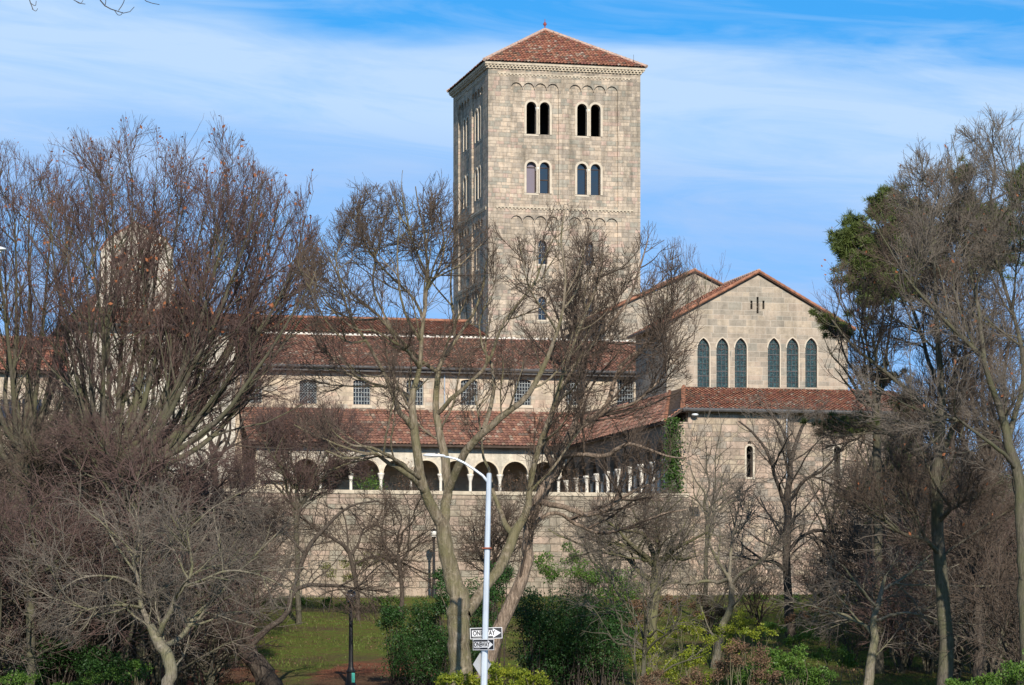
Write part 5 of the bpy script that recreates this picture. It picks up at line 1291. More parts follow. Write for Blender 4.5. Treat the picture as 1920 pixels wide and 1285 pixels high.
crab('spreading twiggy tree against the retaining wall below the white columns of the side arcade', 1150, 152, 1060, [(1060, 960), (1110, 945), (1170, 940), (1230, 950), (1265, 980), (1080, 1000), (1200, 990)], env_px([(1160, 995, 120, 65)], 152, 3, .2), 57, 9, 'bark_grey', 'twig_grey', .6, 0, 'spreading_tree')
crab('thin grey tree before the left corner of the slit windowed block', 1325, 160, 980, [(1285, 830), (1320, 790), (1350, 805), (1372, 850), (1288, 890), (1345, 920)], env_px([(1325, 890, 70, 120)], 160, 3, .35), 58, 8, 'bark_grey', 'twig_grey', .45, 0.05, 'thin_tree')
crab('faint twiggy tree against the retaining wall right behind the white globe lamp', 752, 160, 1040, [(690, 950), (740, 915), (790, 925), (835, 965), (700, 990)], env_px([(750, 985, 110, 75)], 160, 3, .35), 59, 8, 'bark_dark', 'twig_brown', .8, 0, 'thin_tree')
crab('twiggy tree in front of the right hand slit window', 1562, 150, 1000, [(1500, 860), (1540, 810), (1590, 800), (1630, 850), (1510, 930), (1620, 930)], env_px([(1565, 900, 105, 120)], 150, 3, .35), 60, 10, 'bark_grey', 'twig_grey', .45, 0, 'thin_tree')
crab('dark tangled tree behind the lamp pole and against the retaining wall', 925, 158, 1060, [(880, 960), (920, 930), (960, 940), (1000, 990), (880, 1010), (950, 980)], env_px([(935, 1010, 90, 85)], 158, 3, .35), 67, 10, 'bark_dark', 'twig_brown', .9, -.1, 'tangled_tree')

# ---- big trees on the right edge
YR = 104.0
limR = [limb_px(q, YR) for q in [
    [(1772, foot(1772, YR), 36), (1772, 1285, 31), (1768, 1180, 27), (1764, 1060, 24), (1757, 940, 23), (1760, 860, 21), (1762, 800, 19), (1765, 740, 15), (1762, 680, 12), (1758, 620, 9), (1755, 560, 7), (1750, 480, 5), (1745, 400, 3)],
    [(1762, 810, 12), (1740, 770, 10, -.6), (1700, 730, 8, -1.3), (1650, 690, 6, -1.9), (1600, 650, 4.5, -2.3), (1560, 600, 3, -2.6)],
    [(1757, 900, 11), (1725, 860, 9, .8), (1690, 830, 8, 1.3), (1640, 800, 6, 1.9), (1600, 800, 4, 2.3), (1560, 780, 2.5, 2.6)],
    [(1760, 860, 12), (1785, 810, 10, .5), (1800, 750, 8, .9), (1810, 680, 6, 1.3), (1805, 600, 4, 1.7), (1800, 520, 3, 2)],
    [(1765, 740, 9), (1745, 690, 8, .8), (1725, 620, 6.5, 1.4), (1700, 550, 5, 1.9), (1680, 480, 3.5, 2.3), (1650, 400, 2.5, 2.6)],
    [(1764, 1040, 9), (1730, 1010, 8, -.8), (1690, 1000, 6, -1.5), (1640, 960, 4, -2)], [(1760, 980, 9), (1790, 950, 7, -.8), (1830, 930, 5, -1.4), (1880, 900, 3, -2)]]]
spR = [S(1.25, .9, 3.6, 44, .35, .26, 6, .2, .015, 13, rmin=.013, rend=.009), S(2.7, .5, 1.5, 36, .3, .28, 5, .12, .011, 14, rmin=.0085, rend=.006), S(3.4, .25, .8, 36, .25, .28, 3, .1, .01, 14, rmin=.0075, rend=.0055), S(1.8, .15, .4, 34, .2, .25, 2, .15, .01, 14, rmin=.0048, rend=.0035)]
DEN['k'] = 2.5
make_tree('tall_tree', 'tall straight greyish tree, second trunk from the right edge', ground_pt(1772, YR), limR, spR, 61, M['bark_grey'], M['twig_brown'],
          env_px([(1720, 600, 200, 250), (1760, 450, 140, 190), (1720, 880, 220, 150)], YR, 5), 1, (120, .13, M['leaf_rust'], None), lk=20)
YQ = 96.0
limQ = [limb_px(q, YQ) for q in [
    [(1925, foot(1925, YQ), 42), (1925, 1285, 38), (1922, 1180, 34), (1920, 1080, 32), (1915, 980, 30), (1910, 900, 28), (1898, 850, 26), (1888, 815, 23), (1880, 780, 21)],
    [(1884, 800, 18), (1870, 750, 16, -.4), (1850, 700, 14, -.8), (1845, 672, 13, -1), (1812, 640, 11, -1.2), (1780, 610, 9, -1.5), (1742, 570, 7.5, -1.8), (1702, 523, 6, -2.1), (1670, 470, 4, -2.4), (1640, 420, 2.5, -2.7)],
    [(1850, 700, 11, -.8), (1843, 650, 11, -.4), (1838, 600, 10, 0), (1826, 545, 9, .3), (1815, 480, 7, .6), (1806, 418, 5.5, .9), (1790, 350, 4, 1.2), (1780, 290, 2.5, 1.5)],
    [(1890, 825, 16), (1905, 770, 14, .5), (1918, 720, 13, .8), (1915, 650, 12, 1), (1898, 584, 10, 1.1), (1878, 520, 9, 1.2), (1863, 462, 8, 1.3), (1858, 374, 6.5, 1.4), (1866, 309, 5, 1.5), (1850, 250, 3, 1.6)],
    [(1915, 680, 9, .9), (1935, 600, 8, 1.5), (1940, 520, 7, 2), (1925, 430, 5, 2.4), (1920, 350, 3, 2.8), (1910, 280, 2, 3)],
    [(1898, 584, 7, 1.1), (1905, 500, 5, .6), (1900, 420, 4, .1), (1895, 340, 3, -.3)],
    [(1905, 880, 12), (1880, 850, 10, -.8), (1840, 820, 8.5, -1.5), (1800, 790, 7, -2), (1760, 778, 6, -2.4), (1700, 760, 4.5, -2.9), (1640, 720, 3, -3.3)],
    [(1815, 480, 5, .6), (1790, 440, 4, 0), (1760, 380, 3, -.5), (1720, 320, 2, -.9)],
    [(1780, 610, 6, -1.5), (1770, 540, 5, -1.2), (1745, 460, 4, -1), (1720, 380, 3, -.8), (1700, 310, 2, -.6)]]]
limQ = [(p, [x * .72 for x in r]) for p, r in limQ]
make_tree('great_edge_tree', 'great bare tree filling the upper right corner, with a few orange leaves', ground_pt(1925, YQ), limQ, spR, 62, M['bark_grey'], M['twig_grey'],
          env_px([(1850, 500, 200, 270), (1770, 480, 130, 200), (1780, 750, 220, 150), (1900, 330, 120, 140)], YQ, 5), 1, (150, .15, M['leaf_rust'], None), lk=20, sides=12)
DEN['k'] = 1.0
beech('dark bare tree between the two big trunks at the right', 1858, 122, 880, [(1800, 640), (1830, 560), (1870, 500), (1910, 520), (1950, 600), (1780, 740), (1900, 700), (1740, 680), (1720, 780), (1840, 780)],
      env_px([(1850, 690, 170, 230), (1760, 780, 150, 130)], 122, 4), 63, 30, 'bark_dark', 'twig_brown', 1.25, name='dark_tree', ang=34, up=.3)
crab('dense dark thicket tree at the right, low between the trunks', 1835, 112, 1110, [(1740, 1010), (1790, 960), (1840, 950), (1890, 970), (1930, 1020), (1760, 1100), (1900, 1100)], env_px([(1830, 1040, 140, 120), (1850, 920, 130, 100)], 112, 3.5, .35), 64, 20, 'bark_dark', 'twig_brown', 1.0, -.2, 'thicket_tree')
crab('bushy bare tree hiding the right end of the slit windowed block', 1680, 138, 1000, [(1600, 850), (1640, 800), (1690, 780), (1740, 820), (1780, 880), (1620, 940), (1740, 960)], env_px([(1680, 890, 140, 130)], 138, 4, .35), 65, 18, 'bark_mid', 'twig_grey', 1.0, 0, 'thicket_tree')
beech('fine red twigged tree with dry leaves at the left side of the right hand pines', 1650, 128, 760, [(1560, 560), (1590, 500), (1620, 440), (1660, 400), (1540, 620), (1690, 440), (1560, 680)],
      env_px([(1620, 560, 105, 170), (1600, 660, 90, 110)], 128, 3), 66, 16, 'bark_grey', 'twig_red', .9, leaves=(260, .11, M['leaf_rust'], P(0, 520, 128)[2]), name='red_twigged_tree', ang=34)

# ---- saplings and tall bare shrubs that make the two thickets
def sapling_proto(name, label, seed, barkm, twig, droop, group):
    rng = np.random.default_rng(seed); H = 5.0; lm = []
    for k in range(9):
        a = 2 * PI * k / 9 + rng.uniform(-.3, .3); sp_ = rng.uniform(.5, 2.1); h = H * rng.uniform(.6, .95) * (1 - .10 * sp_)
        pts = [(0.06 * math.cos(a), .06 * math.sin(a), 0)]
        for t in (.25, .5, .75, 1): pts.append((sp_ * t ** 1.1 * math.cos(a) + rng.uniform(-.12, .12), sp_ * t ** 1.1 * math.sin(a) + rng.uniform(-.12, .12), h * t))
        lm.append((pts, [.05, .04, .03, .02, .01]))
    DEN['k'] = 1.55
    sp = [S(1.8, .7, 2.4, 46, .2, .28, 6, .15, .015, 16, rmin=.013, rend=.009), S(2.4, .4, 1.4, 44, droop * .5, .26, 4, .1, .011, 16, rmin=.0095, rend=.007),
          S(2.3, .25, .9, 40, droop, .22, 3, .08, .009, 16, rmin=.0075, rend=.0055)]
    env = lambda p: ((p[:, 0] ** 2 + p[:, 1] ** 2) / 2.7 ** 2 + ((p[:, 2] - 2.9) / 2.6) ** 2) < 1 + .2 * np.sin(p[:, 0] * 3 + p[:, 2] * 2.2)
    e, _ = make_tree(name, label, (0, 0, 0), lm, sp, seed, M[barkm], M[twig], env, 1, None, group, sides=6, lk=9)
    DEN['k'] = 1.0
    return e
def place_copies(protos, spots, label, group, seed):
    rnd = random.Random(seed)
    for i, (px, Y, H) in enumerate(spots):
        src = protos[i % len(protos)]
        if i < len(protos) and not src.get('used'):
            e = src; e['used'] = 1
        else:
            e = src.copy(); COL.objects.link(e)
            for ch in list(src.children):
                c = ch.copy(); COL.objects.link(c); c.parent = e
        g = ground_pt(px, Y); e.location = (g[0], g[1], g[2]); k = H / 5; e.scale = (k * rnd.uniform(.95, 1.3), k * rnd.uniform(.95, 1.3), k); e.rotation_euler = (0, 0, rnd.uniform(0, 6.28))
        e['label'] = label; e['group'] = group; e['category'] = 'sapling'
LT = 'bare twiggy sapling tangled in the dense thicket left of the retaining wall'; LG = 'saplings of the left thicket'
pr = [sapling_proto('bare_sapling', LT, 301, 'bark_dark', 'twig_brown', -.1, LG), sapling_proto('bare_sapling', LT, 302, 'bark_grey', 'twig_red', 0, LG), sapling_proto('bare_sapling', LT, 303, 'bark_grey', 'twig_grey', -.3, LG)]
place_copies(pr, [(30, 114, 5.6), (120, 120, 6.4), (215, 140, 8), (290, 137, 7.5), (368, 142, 7), (448, 147, 6), (150, 150, 9), (60, 152, 9), (330, 156, 8.6), (250, 161, 9), (90, 109, 4.2), (0, 136, 8), (420, 163, 8), (130, 166, 9.6), (20, 168, 10), (185, 112, 3.6), (340, 125, 5), (270, 118, 4), (-30, 120, 7), (400, 122, 3.6), (230, 128, 6), (100, 108, 8.6), (195, 107, 9.2), (300, 109, 8), (20, 110, 9), (385, 113, 6), (-20, 105, 7)], LT, LG, 7)
RT = 'bare twiggy sapling tangled in the dense thicket right of the leaning stem'; RG = 'saplings of the right thicket'
for e_ in pr: e_['used'] = 1
pr2 = []
for q_ in pr:
    r_ = q_.copy(); COL.objects.link(r_); del r_['used']
    for ch in list(q_.children): c_ = ch.copy(); COL.objects.link(c_); c_.parent = r_
    pr2.append(r_)
place_copies(pr2, [(1110, 162, 3.6), (1190, 152, 3.6), (1330, 155, 4.2), (1420, 157, 4.0), (1552, 157, 4.4), (1600, 134, 4.2), (1682, 142, 6.6), (1742, 128, 6), (1802, 137, 7.6), (1872, 142, 8.6), (1915, 117, 7), (1850, 114, 6), (1762, 162, 8.6), (1540, 167, 3.4), (1900, 165, 10), (1650, 150, 7.5), (1720, 155, 9), (1780, 148, 9.5), (1840, 155, 10), (1690, 128, 5), (1925, 130, 9), (1700, 132, 8), (1780, 118, 7.5), (1860, 126, 9), (1930, 104, 6.5),  (1820, 168, 10)], RT, RG, 8)
for o_ in bpy.data.objects:
    if o_.get('used') is not None: del o_['used']

# ---- pines
def pine(label, px, Y, top_y, clumps, seed, w0, limbs=True):
    rng = np.random.default_rng(seed); e = empty('pine_tree', ground_pt(px, Y)); tag(e, label, 'tree')
    ty = np.linspace(foot(px, Y), top_y, 12); lm = [limb_px([(px + 5 * math.sin(k * .9), y, w0 * (1 - .08 * k)) for k, y in enumerate(ty)], Y)]
    pos = []; stubs_a, stubs_b = [], []
    for (cx, cy, rx, ry, rot, n, dy) in clumps:
        c = np.array(P(cx, cy, Y + dy)); s = Y / F
        fy = min(cy + abs(cx - px) * .35 + 20, foot(px, Y) - 80); fx = px
        lm.append(limb_px([(fx, fy, w0 * .32, 0), ((fx * 2 + cx) / 3, (fy * 2 + cy) / 3 + 6, w0 * .25, dy * .4), ((fx + cx * 2) / 3, (fy + cy * 2) / 3 + 8, w0 * .2, dy * .8), (cx, cy + ry * .2, w0 * .12, dy)], Y))
        n = int(n * 1.5); m = max(12, int(n / 22)); sub = rng.normal(size=(m, 3)) * .62; ca, sa = math.cos(R(rot)), math.sin(R(rot))
        ctr = []
        for q in sub:
            a, b = q[0] * rx * s, q[2] * ry * s; ctr.append(c + np.array([a * ca + b * sa, q[1] * min(rx, ry) * s * .8, -a * sa + b * ca]))
        ctr = np.array(ctr)
        for q in ctr: stubs_a.append(c - np.array([0, 0, ry * s * .3])); stubs_b.append(q)
        k = rng.integers(0, m, n); sz = min(rx, ry) * s * .13
        pos.append(ctr[k] + rng.normal(size=(n, 3)) * np.array([sz * 1.3, sz, sz * .62]))
    pos = np.concatenate(pos); tr = [tube_arrays(np.array([catmull(p, 10) for p, r in lm]), np.array([np.interp(np.linspace(0, 1, 10), np.linspace(0, 1, len(r)), r) for p, r in lm]), 8)]
    a, b = np.array(stubs_a), np.array(stubs_b); mid = (a + b) / 2 + rng.normal(size=a.shape) * .08
    pts = np.stack([a, mid, b], 1); rr = np.full((len(a), 3), .02); rr[:, 2] = .008; tr.append(tube_arrays(pts, rr, 5))
    mesh_np('trunk', tr, M['bark_dark'], e)
    # needle tufts: fans of thin blades
    n = len(pos); K = 7; ax = unit(rng.normal(size=(n, 3)) + np.array([0, 0, .8])); d = unit(ax[:, None, :] + rng.normal(size=(n, K, 3)) * .55)
    side = unit(np.cross(d, rng.normal(size=(n, K, 3)))) * .012; L = rng.uniform(.14, .26, (n, K, 1)); p0 = pos[:, None, :] + d * .01
    v = np.stack([p0 - side, p0 + side, p0 + d * L + side * .4, p0 + d * L - side * .4], 2).reshape(-1, 3)
    mesh_np('needles', [(v, np.arange(len(v)).reshape(-1, 4))], M['pine'], e, False)
    return e
pine('pine tree with bright green needle masses reaching out left above the chapel roof', 1790, 118, 330,
     [(1597, 440, 36, 26, -50, 1000, -3.5), (1628, 488, 50, 30, -50, 1700, -3.5), (1650, 540, 44, 22, -40, 900, -3), (1660, 525, 42, 26, -35, 1100, 0), (1660, 388, 34, 20, -35, 800, 0), (1700, 425, 50, 28, -38, 1500, .5), (1735, 460, 36, 26, -30, 900, 1), (1700, 540, 30, 26, 0, 500, 1),
      (1820, 405, 36, 26, 0, 900, 0), (1878, 425, 42, 30, 0, 1100, 1), (1858, 475, 50, 30, 0, 1300, 1.5), (1760, 500, 40, 30, 0, 900, 2), (1915, 340, 20, 34, 0, 600, 1), (1800, 330, 20, 16, 0, 250, 1)], 71, 17)
pine('dark low pine in front of the boundary wall at the right', 1705, 150, 800, [(1668, 905, 50, 22, 0, 1000, 0), (1720, 880, 50, 22, 0, 1000, -1), (1760, 925, 50, 24, 0, 1000, 1), (1700, 950, 60, 22, 0, 900, 0), (1740, 1000, 50, 22, 0, 800, -1), (1680, 840, 24, 14, 0, 500, 0)], 72, 12)
pine('small pine branch tree showing green tufts below the gutter of the slit windowed block', 1640, 128, 620, [(1578, 797, 44, 13, 0, 800, -1), (1548, 600, 24, 9, 25, 260, -1), (1570, 618, 22, 14, 10, 350, -1), (1605, 800, 26, 12, 0, 300, -1), (1660, 700, 26, 14, 0, 300, 0), (1690, 760, 30, 14, 0, 300, 0)], 73, 10)

# ---- shrubs
def shrub(name, label, Y, blobs, n, size, mat, seed, stemm='bark_dark', group=None, fl=.55, dy=1.0, shell=.55, cat='bush', twigs=0, twm='twig_grey'):
    """blobs: (px, py, rx, ry) leafy clumps"""
    rng = np.random.default_rng(seed); s = Y / F
    cx = sum(b[0] for b in blobs) / len(blobs); e = empty(name, ground_pt(cx, Y)); tag(e, label, cat, group)
    pos = []; A = sum(b[2] * b[3] for b in blobs); st = []
    for (px, py, rx, ry) in blobs:
        k = int(n * rx * ry / A); off = rng.uniform(-dy, dy) * .6; c = np.array(P(px, py, Y + off))
        m = max(6, int(k / 110)); u = unit(rng.normal(size=(m, 3))) * (rng.random((m, 1)) ** .4) * .85
        ctr = c + u * np.array([rx * s, min(rx, ry) * s + .2, ry * s]); q = rng.integers(0, m, k)
        r = .30 * (min(rx, ry) * s) + .10
        dd = unit(rng.normal(size=(k, 3))) * (shell + (1 - shell) * rng.random((k, 1))) * r
        pos.append(ctr[q] + dd * np.array([1.1, 1.1, .8]))
        g = np.array(ground_pt(px, Y + off))
        for z in ctr[::2]: st.append([g + rng.normal(size=3) * np.array([.2, .2, 0]), (g * .4 + z * .6) + rng.normal(size=3) * .1, z])
    st = np.array(st); rr = np.tile(np.array([.025, .016, .006]), (len(st), 1)); mesh_np('stems', [tube_arrays(st, rr, 5)], M[stemm], e)
    pos = np.concatenate(pos)
    gzv = np.array([gz(x, y) for x, y in pos[:, :2]]); pos = pos[pos[:, 2] > gzv + .01]
    leaf_mesh('foliage', pos, size, M[mat], e, rng, fl)
    return e
shrub('yew_bush', 'large dark green yew bush behind the signs and the leaning stem', 112, [(1010, 1200, 60, 80), (1080, 1160, 75, 75), (1130, 1215, 60, 70), (1060, 1235, 90, 65), (1000, 1145, 45, 50), (1160, 1170, 35, 60), (1100, 1270, 80, 50), (1010, 1262, 60, 50)], 42000, .085, 'yew', 81, dy=1.5)
shrub('yew_bush', 'dark green yew bush left of the thick forked trunk', 120, [(795, 1175, 50, 70), (770, 1235, 65, 55), (825, 1230, 40, 60), (830, 1130, 25, 40), (740, 1160, 45, 30), (820, 1080, 14, 26)], 20000, .085, 'yew', 82, dy=1.2)
shrub('yew_bush', 'dark green bush between the forked trunk and its right fork', 122, [(905, 1130, 45, 60), (935, 1085, 30, 50), (900, 1200, 40, 60)], 9000, .085, 'yew', 83, dy=1)
shrub('yew_bush', 'wide dark bush in the shade under the crab apple at lower left', 106, [(110, 1225, 80, 40), (60, 1262, 60, 40), (180, 1240, 60, 34), (230, 1262, 50, 26)], 14000, .085, 'yew', 84, dy=1.3)
shrub('green_bush', 'loose green bush behind the leaning stem against the wall', 140, [(1030, 1060, 45, 30), (1060, 1040, 30, 25), (1100, 1075, 40, 30), (1160, 1100, 50, 40)], 6000, .09, 'green_leaf', 85, fl=.6)
shrub('yellow_green_bush', 'yellow green bush at the foot of the street lamp', 90, [(960, 1268, 50, 24), (1000, 1275, 40, 24), (925, 1262, 22, 20), (865, 1280, 40, 22), (835, 1276, 24, 16), (905, 1283, 50, 18)], 5200, .085, 'lime_leaf', 86, 'twig_olive' if False else 'bark_mid', dy=.8, shell=.3)
shrub('green_yellow_bush', 'bright green and yellow bush on the lawn right of the middle', 100, [(1480, 1252, 60, 28), (1530, 1268, 60, 26), (1420, 1262, 55, 24), (1380, 1275, 50, 22), (1440, 1230, 40, 18), (1500, 1225, 30, 14)], 7500, .085, 'green_leaf', 87, 'bark_mid', dy=1, shell=.3)
shrub('yellowing_bush', 'sparse yellowing undergrowth beside the bright green bush', 106, [(1300, 1235, 60, 30), (1350, 1215, 50, 26), (1240, 1262, 60, 24), (1420, 1190, 46, 20), (1300, 1275, 60, 20)], 3800, .085, 'lime_leaf', 88, 'bark_mid', dy=1.2, shell=.3)
shrub('green_yellow_bush', 'bright yellow green bush in the bottom right corner', 92, [(1905, 1262, 45, 30), (1860, 1278, 40, 20), (1935, 1240, 30, 24), (1800, 1285, 40, 14)], 4200, .085, 'green_leaf', 89, 'bark_mid', dy=.8, shell=.3)
shrub('brown_bush', 'withered reddish brown bush on the slope below the retaining wall', 150, [(1210, 1140, 60, 25), (1270, 1130, 60, 22), (1330, 1150, 50, 20), (1170, 1160, 40, 20)], 4200, .10, 'brown_leaf', 90, dy=1.4, shell=.3)
shrub('green_bush', 'low green undergrowth at the foot of the slit windowed block', 165, [(1400, 1120, 50, 12), (1460, 1125, 50, 12), (1540, 1118, 60, 12), (1620, 1122, 50, 14), (1690, 1125, 50, 14), (1780, 1128, 60, 14)], 6500, .10, 'green_leaf', 91, dy=1.4, shell=.3)
shrub('brown_bush', 'brown undergrowth between the dark stemmed tree and the slanting tree', 142, [(1560, 1140, 60, 18), (1500, 1160, 45, 18), (1620, 1150, 60, 18), (1660, 1152, 60, 20)], 3600, .10, 'brown_leaf', 92, dy=.3, shell=.3)
shrub('green_bush', 'low green undergrowth along the foot of the wall behind the nearer park lamp', 172, [(540, 1128, 60, 9), (640, 1130, 60, 10), (720, 1130, 60, 12), (450, 1130, 60, 10)], 4600, .10, 'green_leaf', 93, dy=1, shell=.3)
shrub('brown_bush', 'brown bush at the base of the gnarled tree', 126, [(440, 1262, 60, 30), (380, 1250, 50, 24)], 1900, .09, 'brown_leaf', 94, dy=.2, shell=.3)
shrub('green_bush', 'small olive bush in front of the retaining wall left of the white globe lamp', 165, [(650, 1060, 50, 30), (700, 1050, 30, 30), (610, 1075, 30, 20)], 1500, .09, 'lime_leaf', 95, dy=1, shell=.2)
shrub('dark_bush', 'dark evergreen undergrowth far behind the crab apple twigs', 150, [(80, 1000, 90, 60), (180, 1050, 80, 60), (60, 1100, 90, 60), (280, 1080, 90, 60), (400, 1090, 60, 50), (200, 1140, 120, 40)], 14000, .12, 'yew', 96, dy=2)
shrub('dark_bush', 'dark evergreen undergrowth between the trunks before the boundary wall', 150, [(1830, 1000, 80, 60), (1900, 1040, 70, 60), (1760, 1060, 70, 50), (1850, 1090, 90, 40), (1900, 930, 60, 60)], 11000, .12, 'yew', 97, dy=2)

shrub('yellowing_bush', 'yellow and green scrub between the yew and the crooked pale tree', 118, [(1230, 1190, 60, 22), (1290, 1170, 60, 22), (1340, 1190, 60, 24), (1390, 1165, 50, 20), (1200, 1225, 50, 24)], 5200, .08, 'lime_leaf', 198, 'bark_mid', dy=2, shell=.2)
shrub('brown_bush', 'tall brown weeds in front of the yellow green scrub, right of the yew', 98, [(1400, 1240, 50, 36), (1340, 1262, 50, 26), (1440, 1275, 50, 22), (1300, 1285, 50, 20), (1230, 1275, 50, 24), (1370, 1215, 40, 20)], 6500, .07, 'brown_leaf', 199, 'bark_mid', dy=1, shell=.2)
shrub('green_bush', 'low bright green bramble at the foot of the slanting tree', 112, [(1560, 1225, 50, 18), (1610, 1240, 50, 18), (1500, 1195, 50, 16), (1460, 1180, 40, 14)], 4200, .075, 'green_leaf', 200, 'bark_mid', dy=1.5, shell=.2)
shrub('green_bush', 'mixed green undergrowth at the bottom left corner under the thicket', 102, [(200, 1268, 50, 16), (260, 1250, 30, 18), (30, 1275, 50, 20), (140, 1282, 60, 14)], 4200, .075, 'green_leaf', 201, 'bark_mid', dy=1, shell=.2)
def scatter(name, n, mat, size, seed, upw, aspect, x0=-34, x1=34, y0=96, y1=181, patch=0.0):
    rng = np.random.default_rng(seed); x = rng.uniform(x0, x1, n); y = rng.uniform(y0, y1, n)
    f = np.sin(x * .9 + 1.3 * np.sin(y * .35)) + np.sin(y * .5 + x * .3) + rng.normal(size=n) * .7
    k = f > patch
    if mat == 'grass_blade':
        for (cx, cy, rx, ry) in ((-5.7, 127, 2.9, 11.0), (-13.5, 129, 3.6, 4.5), (-16, 118, 2.4, 3.0)): k &= ((x - cx) / rx) ** 2 + ((y - cy) / ry) ** 2 > 1
    x, y = x[k], y[k]; z = np.array([gz(a, b) for a, b in zip(x, y)]) + .01
    o = leaf_mesh(name, np.stack([x, y, z], 1), size, M[mat], None, rng, aspect, (0, 0, upw)); tag(o, kind='stuff')
    return o
tag(scatter('grass_tufts', 90000, 'grass_blade', .13, 401, 3.0, .22, patch=-.6), 'uneven tufts of winter grass on the sloping lawn', 'grass')
tag(scatter('fallen_leaves', 26000, 'brown_leaf', .10, 402, .15, .8, patch=.1), 'dry brown leaves lying on the lawn', 'leaves')

# ---- plants in the cloister garden and ivy on the end pier
def garden_plant(name, label, u, v, r, h, n, mat, seed, twiggy=0, cat='bush', z0=G_FLOOR + .1, ry=None):
    rng = np.random.default_rng(seed); x, y, z = W(u, v, z0); e = empty(name, (x, y, z)); tag(e, label, cat)
    m = 24; ctr = unit(rng.normal(size=(m, 3))) * (rng.random((m, 1)) ** .35) * np.array([r, ry or r, h * .42]) + np.array([x, y, z + h * .58])
    st = np.array([[np.array([x, y, z]) + rng.normal(size=3) * .05, (np.array([x, y, z]) + c) / 2 + rng.normal(size=3) * .08, c] for c in ctr])
    ch = [tube_arrays(st, np.tile([.035, .02, .008], (m, 1)), 5)]
    if twiggy:
        a = spawn(rng, st, np.tile([.035, .02, .008], (m, 1)), S(twiggy, .3, .9, 50, .1, .35, 4, .3, .012, 18, rmin=.009, rend=.006)); ch.append(tube_arrays(a[0], a[1], 4))
        b = spawn(rng, a[0], a[1], S(5, .15, .5, 48, .0, .3, 3, .1, .01, 16, rmin=.007, rend=.005)); ch.append(tube_arrays(b[0], b[1], 3))
    mesh_np('stems', ch, M['twig_brown'], e)
    if n:
        q = rng.integers(0, m, n); leaf_mesh('foliage', ctr[q] + rng.normal(size=(n, 3)) * np.array([r, r, h * .5]) * .22, .11, M[mat], e, rng)
    return e
def GU(px, v): return Uof(px, v)
garden_plant('garden_bush', 'green bush in the cloister garden before the third round arch', GU(690, 20), 20, .95, 2.6, 1500, 'green_leaf', 101)
garden_plant('garden_tree', 'small round brown leaved tree in the garden before the shaded side arcade', GU(1200, 14), 14, 1.3, 4.3, 700, 'brown_leaf', 102, 3, 'tree')
garden_plant('garden_bush', 'leafless twiggy shrub in the garden before the rightmost arches', GU(1070, 22), 22, 1.1, 3.6, 250, 'brown_leaf', 103, 9)
garden_plant('garden_bush', 'brown twiggy shrub in the garden before the first arches', GU(560, 20), 20, 1.3, 3.6, 250, 'brown_leaf', 104, 9)
garden_plant('garden_bush', 'tangled twiggy shrub seen against the arches behind the thick trunk', GU(775, 21), 21, 1.6, 3.7, 300, 'brown_leaf', 105, 9)
garden_plant('garden_bush', 'dark twiggy shrub before the arches right of the lamp arm', GU(960, 22), 22, 1.4, 3.4, 150, 'brown_leaf', 106, 9)
garden_plant('garden_tree', 'thin tree with dry brown leaves at the left end of the retaining wall', GU(445, 4), 4, 1.2, 4.4, 600, 'brown_leaf', 107, 8, 'tree')
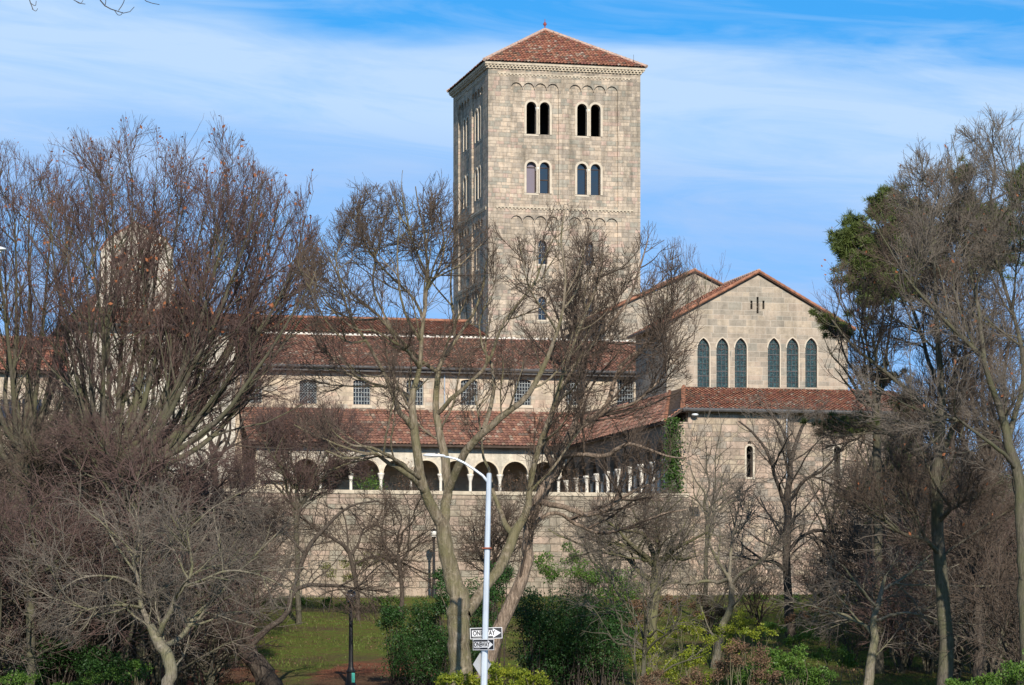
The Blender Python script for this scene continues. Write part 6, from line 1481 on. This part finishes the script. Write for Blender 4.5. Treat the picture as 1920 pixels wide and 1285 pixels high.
def ivy():
    rng = np.random.default_rng(9); x, y, z = W(10.2, 1.15, G_FLOOR); e = empty('ivy', (x, y, z)); tag(e, 'bright green ivy climbing the end pier of the shaded side arcade', 'plant')
    n = 2600; t = rng.random(n); u = 10.3 + rng.normal(size=n) * .33 * (1.1 - .4 * t); zz = G_FLOOR + .9 + t * 4.6; v = 1.15 - .25 - rng.random(n) * .25 - .4 * (rng.random(n) < .3)
    pos = np.stack([u * CS - v * SN, O_Y + u * SN + v * CS, zz], 1); leaf_mesh('foliage', pos, .13, M['ivy'], e, rng, .9)
    st = []
    for k in range(5):
        uu = 10.1 + .1 * k; st.append([W(uu, .95, G_FLOOR + .2), W(uu + .05, .95, G_FLOOR + 2.6), W(uu - .03, .95, G_FLOOR + 5)])
    mesh_np('stems', [tube_arrays(np.array(st), np.full((5, 3), .02), 5)], M['bark_dark'], e)
ivy()

# ---- near tree outside the frame; only its drooping tips reach into the top left corner
def near_tree():
    Y = 40.0; px = -420
    lm = [limb_px(q, Y) for q in [[(px, foot(px, Y), 70), (px + 5, 900, 60), (px - 10, 500, 52), (px + 8, 100, 45), (px + 20, -200, 36)],
        [(px + 10, 50, 24), (-250, -110, 20), (-80, -170, 14), (60, -150, 9), (140, -110, 6), (190, -60, 4.5)], [(60, -150, 6), (55, -90, 4), (50, -40, 3), (54, -5, 2.2), (62, 18, 1.6)],
        [(190, -60, 4.5), (183, -20, 4), (190, 4, 3), (203, 15, 2.4), (218, 20.5, 2.2), (232, 25, 1.8), (244, 22, 1.5), (252, 13, 1.2)],
        [(140, -110, 5), (136, -60, 4), (134, -20, 2.6), (138, 0, 2), (150, 7, 1.6), (160, 8, 1.2)], [(190, -60, 4), (240, -50, 3), (262, -12, 2), (275, 3, 1.6), (299, 9, 1.2)],
        [(222, 20, 1.6), (230, 8, 1.5), (233, -3, 1.4), (226, -20, 1.2)], [(215, 20, 1.4), (221, 28, 1.3), (227, 28, 1.3), (230, 23, 1.2)], [(57, 6, 1.4), (66, 11, 1.2), (68, 2, 1.1)], [(60, 17, 1.3), (67, 21, 1.2), (71, 16, 1)],
        [(197, 10, 1.5), (198, 0, 1.4), (190, -12, 1.2)], [(138, 0, 1.4), (146, 4, 1.2), (152, 6, 1.1), (156, 0, 1)]]]
    e = empty('overhanging_tree', ground_pt(px, Y)); tag(e, 'near tree of which only dark drooping twig tips show in the top left sky', 'tree')
    K = 12; P0 = np.array([catmull(p, K) for p, r in lm]); R0 = np.array([np.interp(np.linspace(0, 1, K), np.linspace(0, 1, len(r)), r) for p, r in lm])
    mesh_np('trunk', [tube_arrays(P0[:2], R0[:2], 10)], M['bark_dark'], e); mesh_np('crown', [tube_arrays(P0[2:], R0[2:], 5)], M['bark_dark'], e)
near_tree()
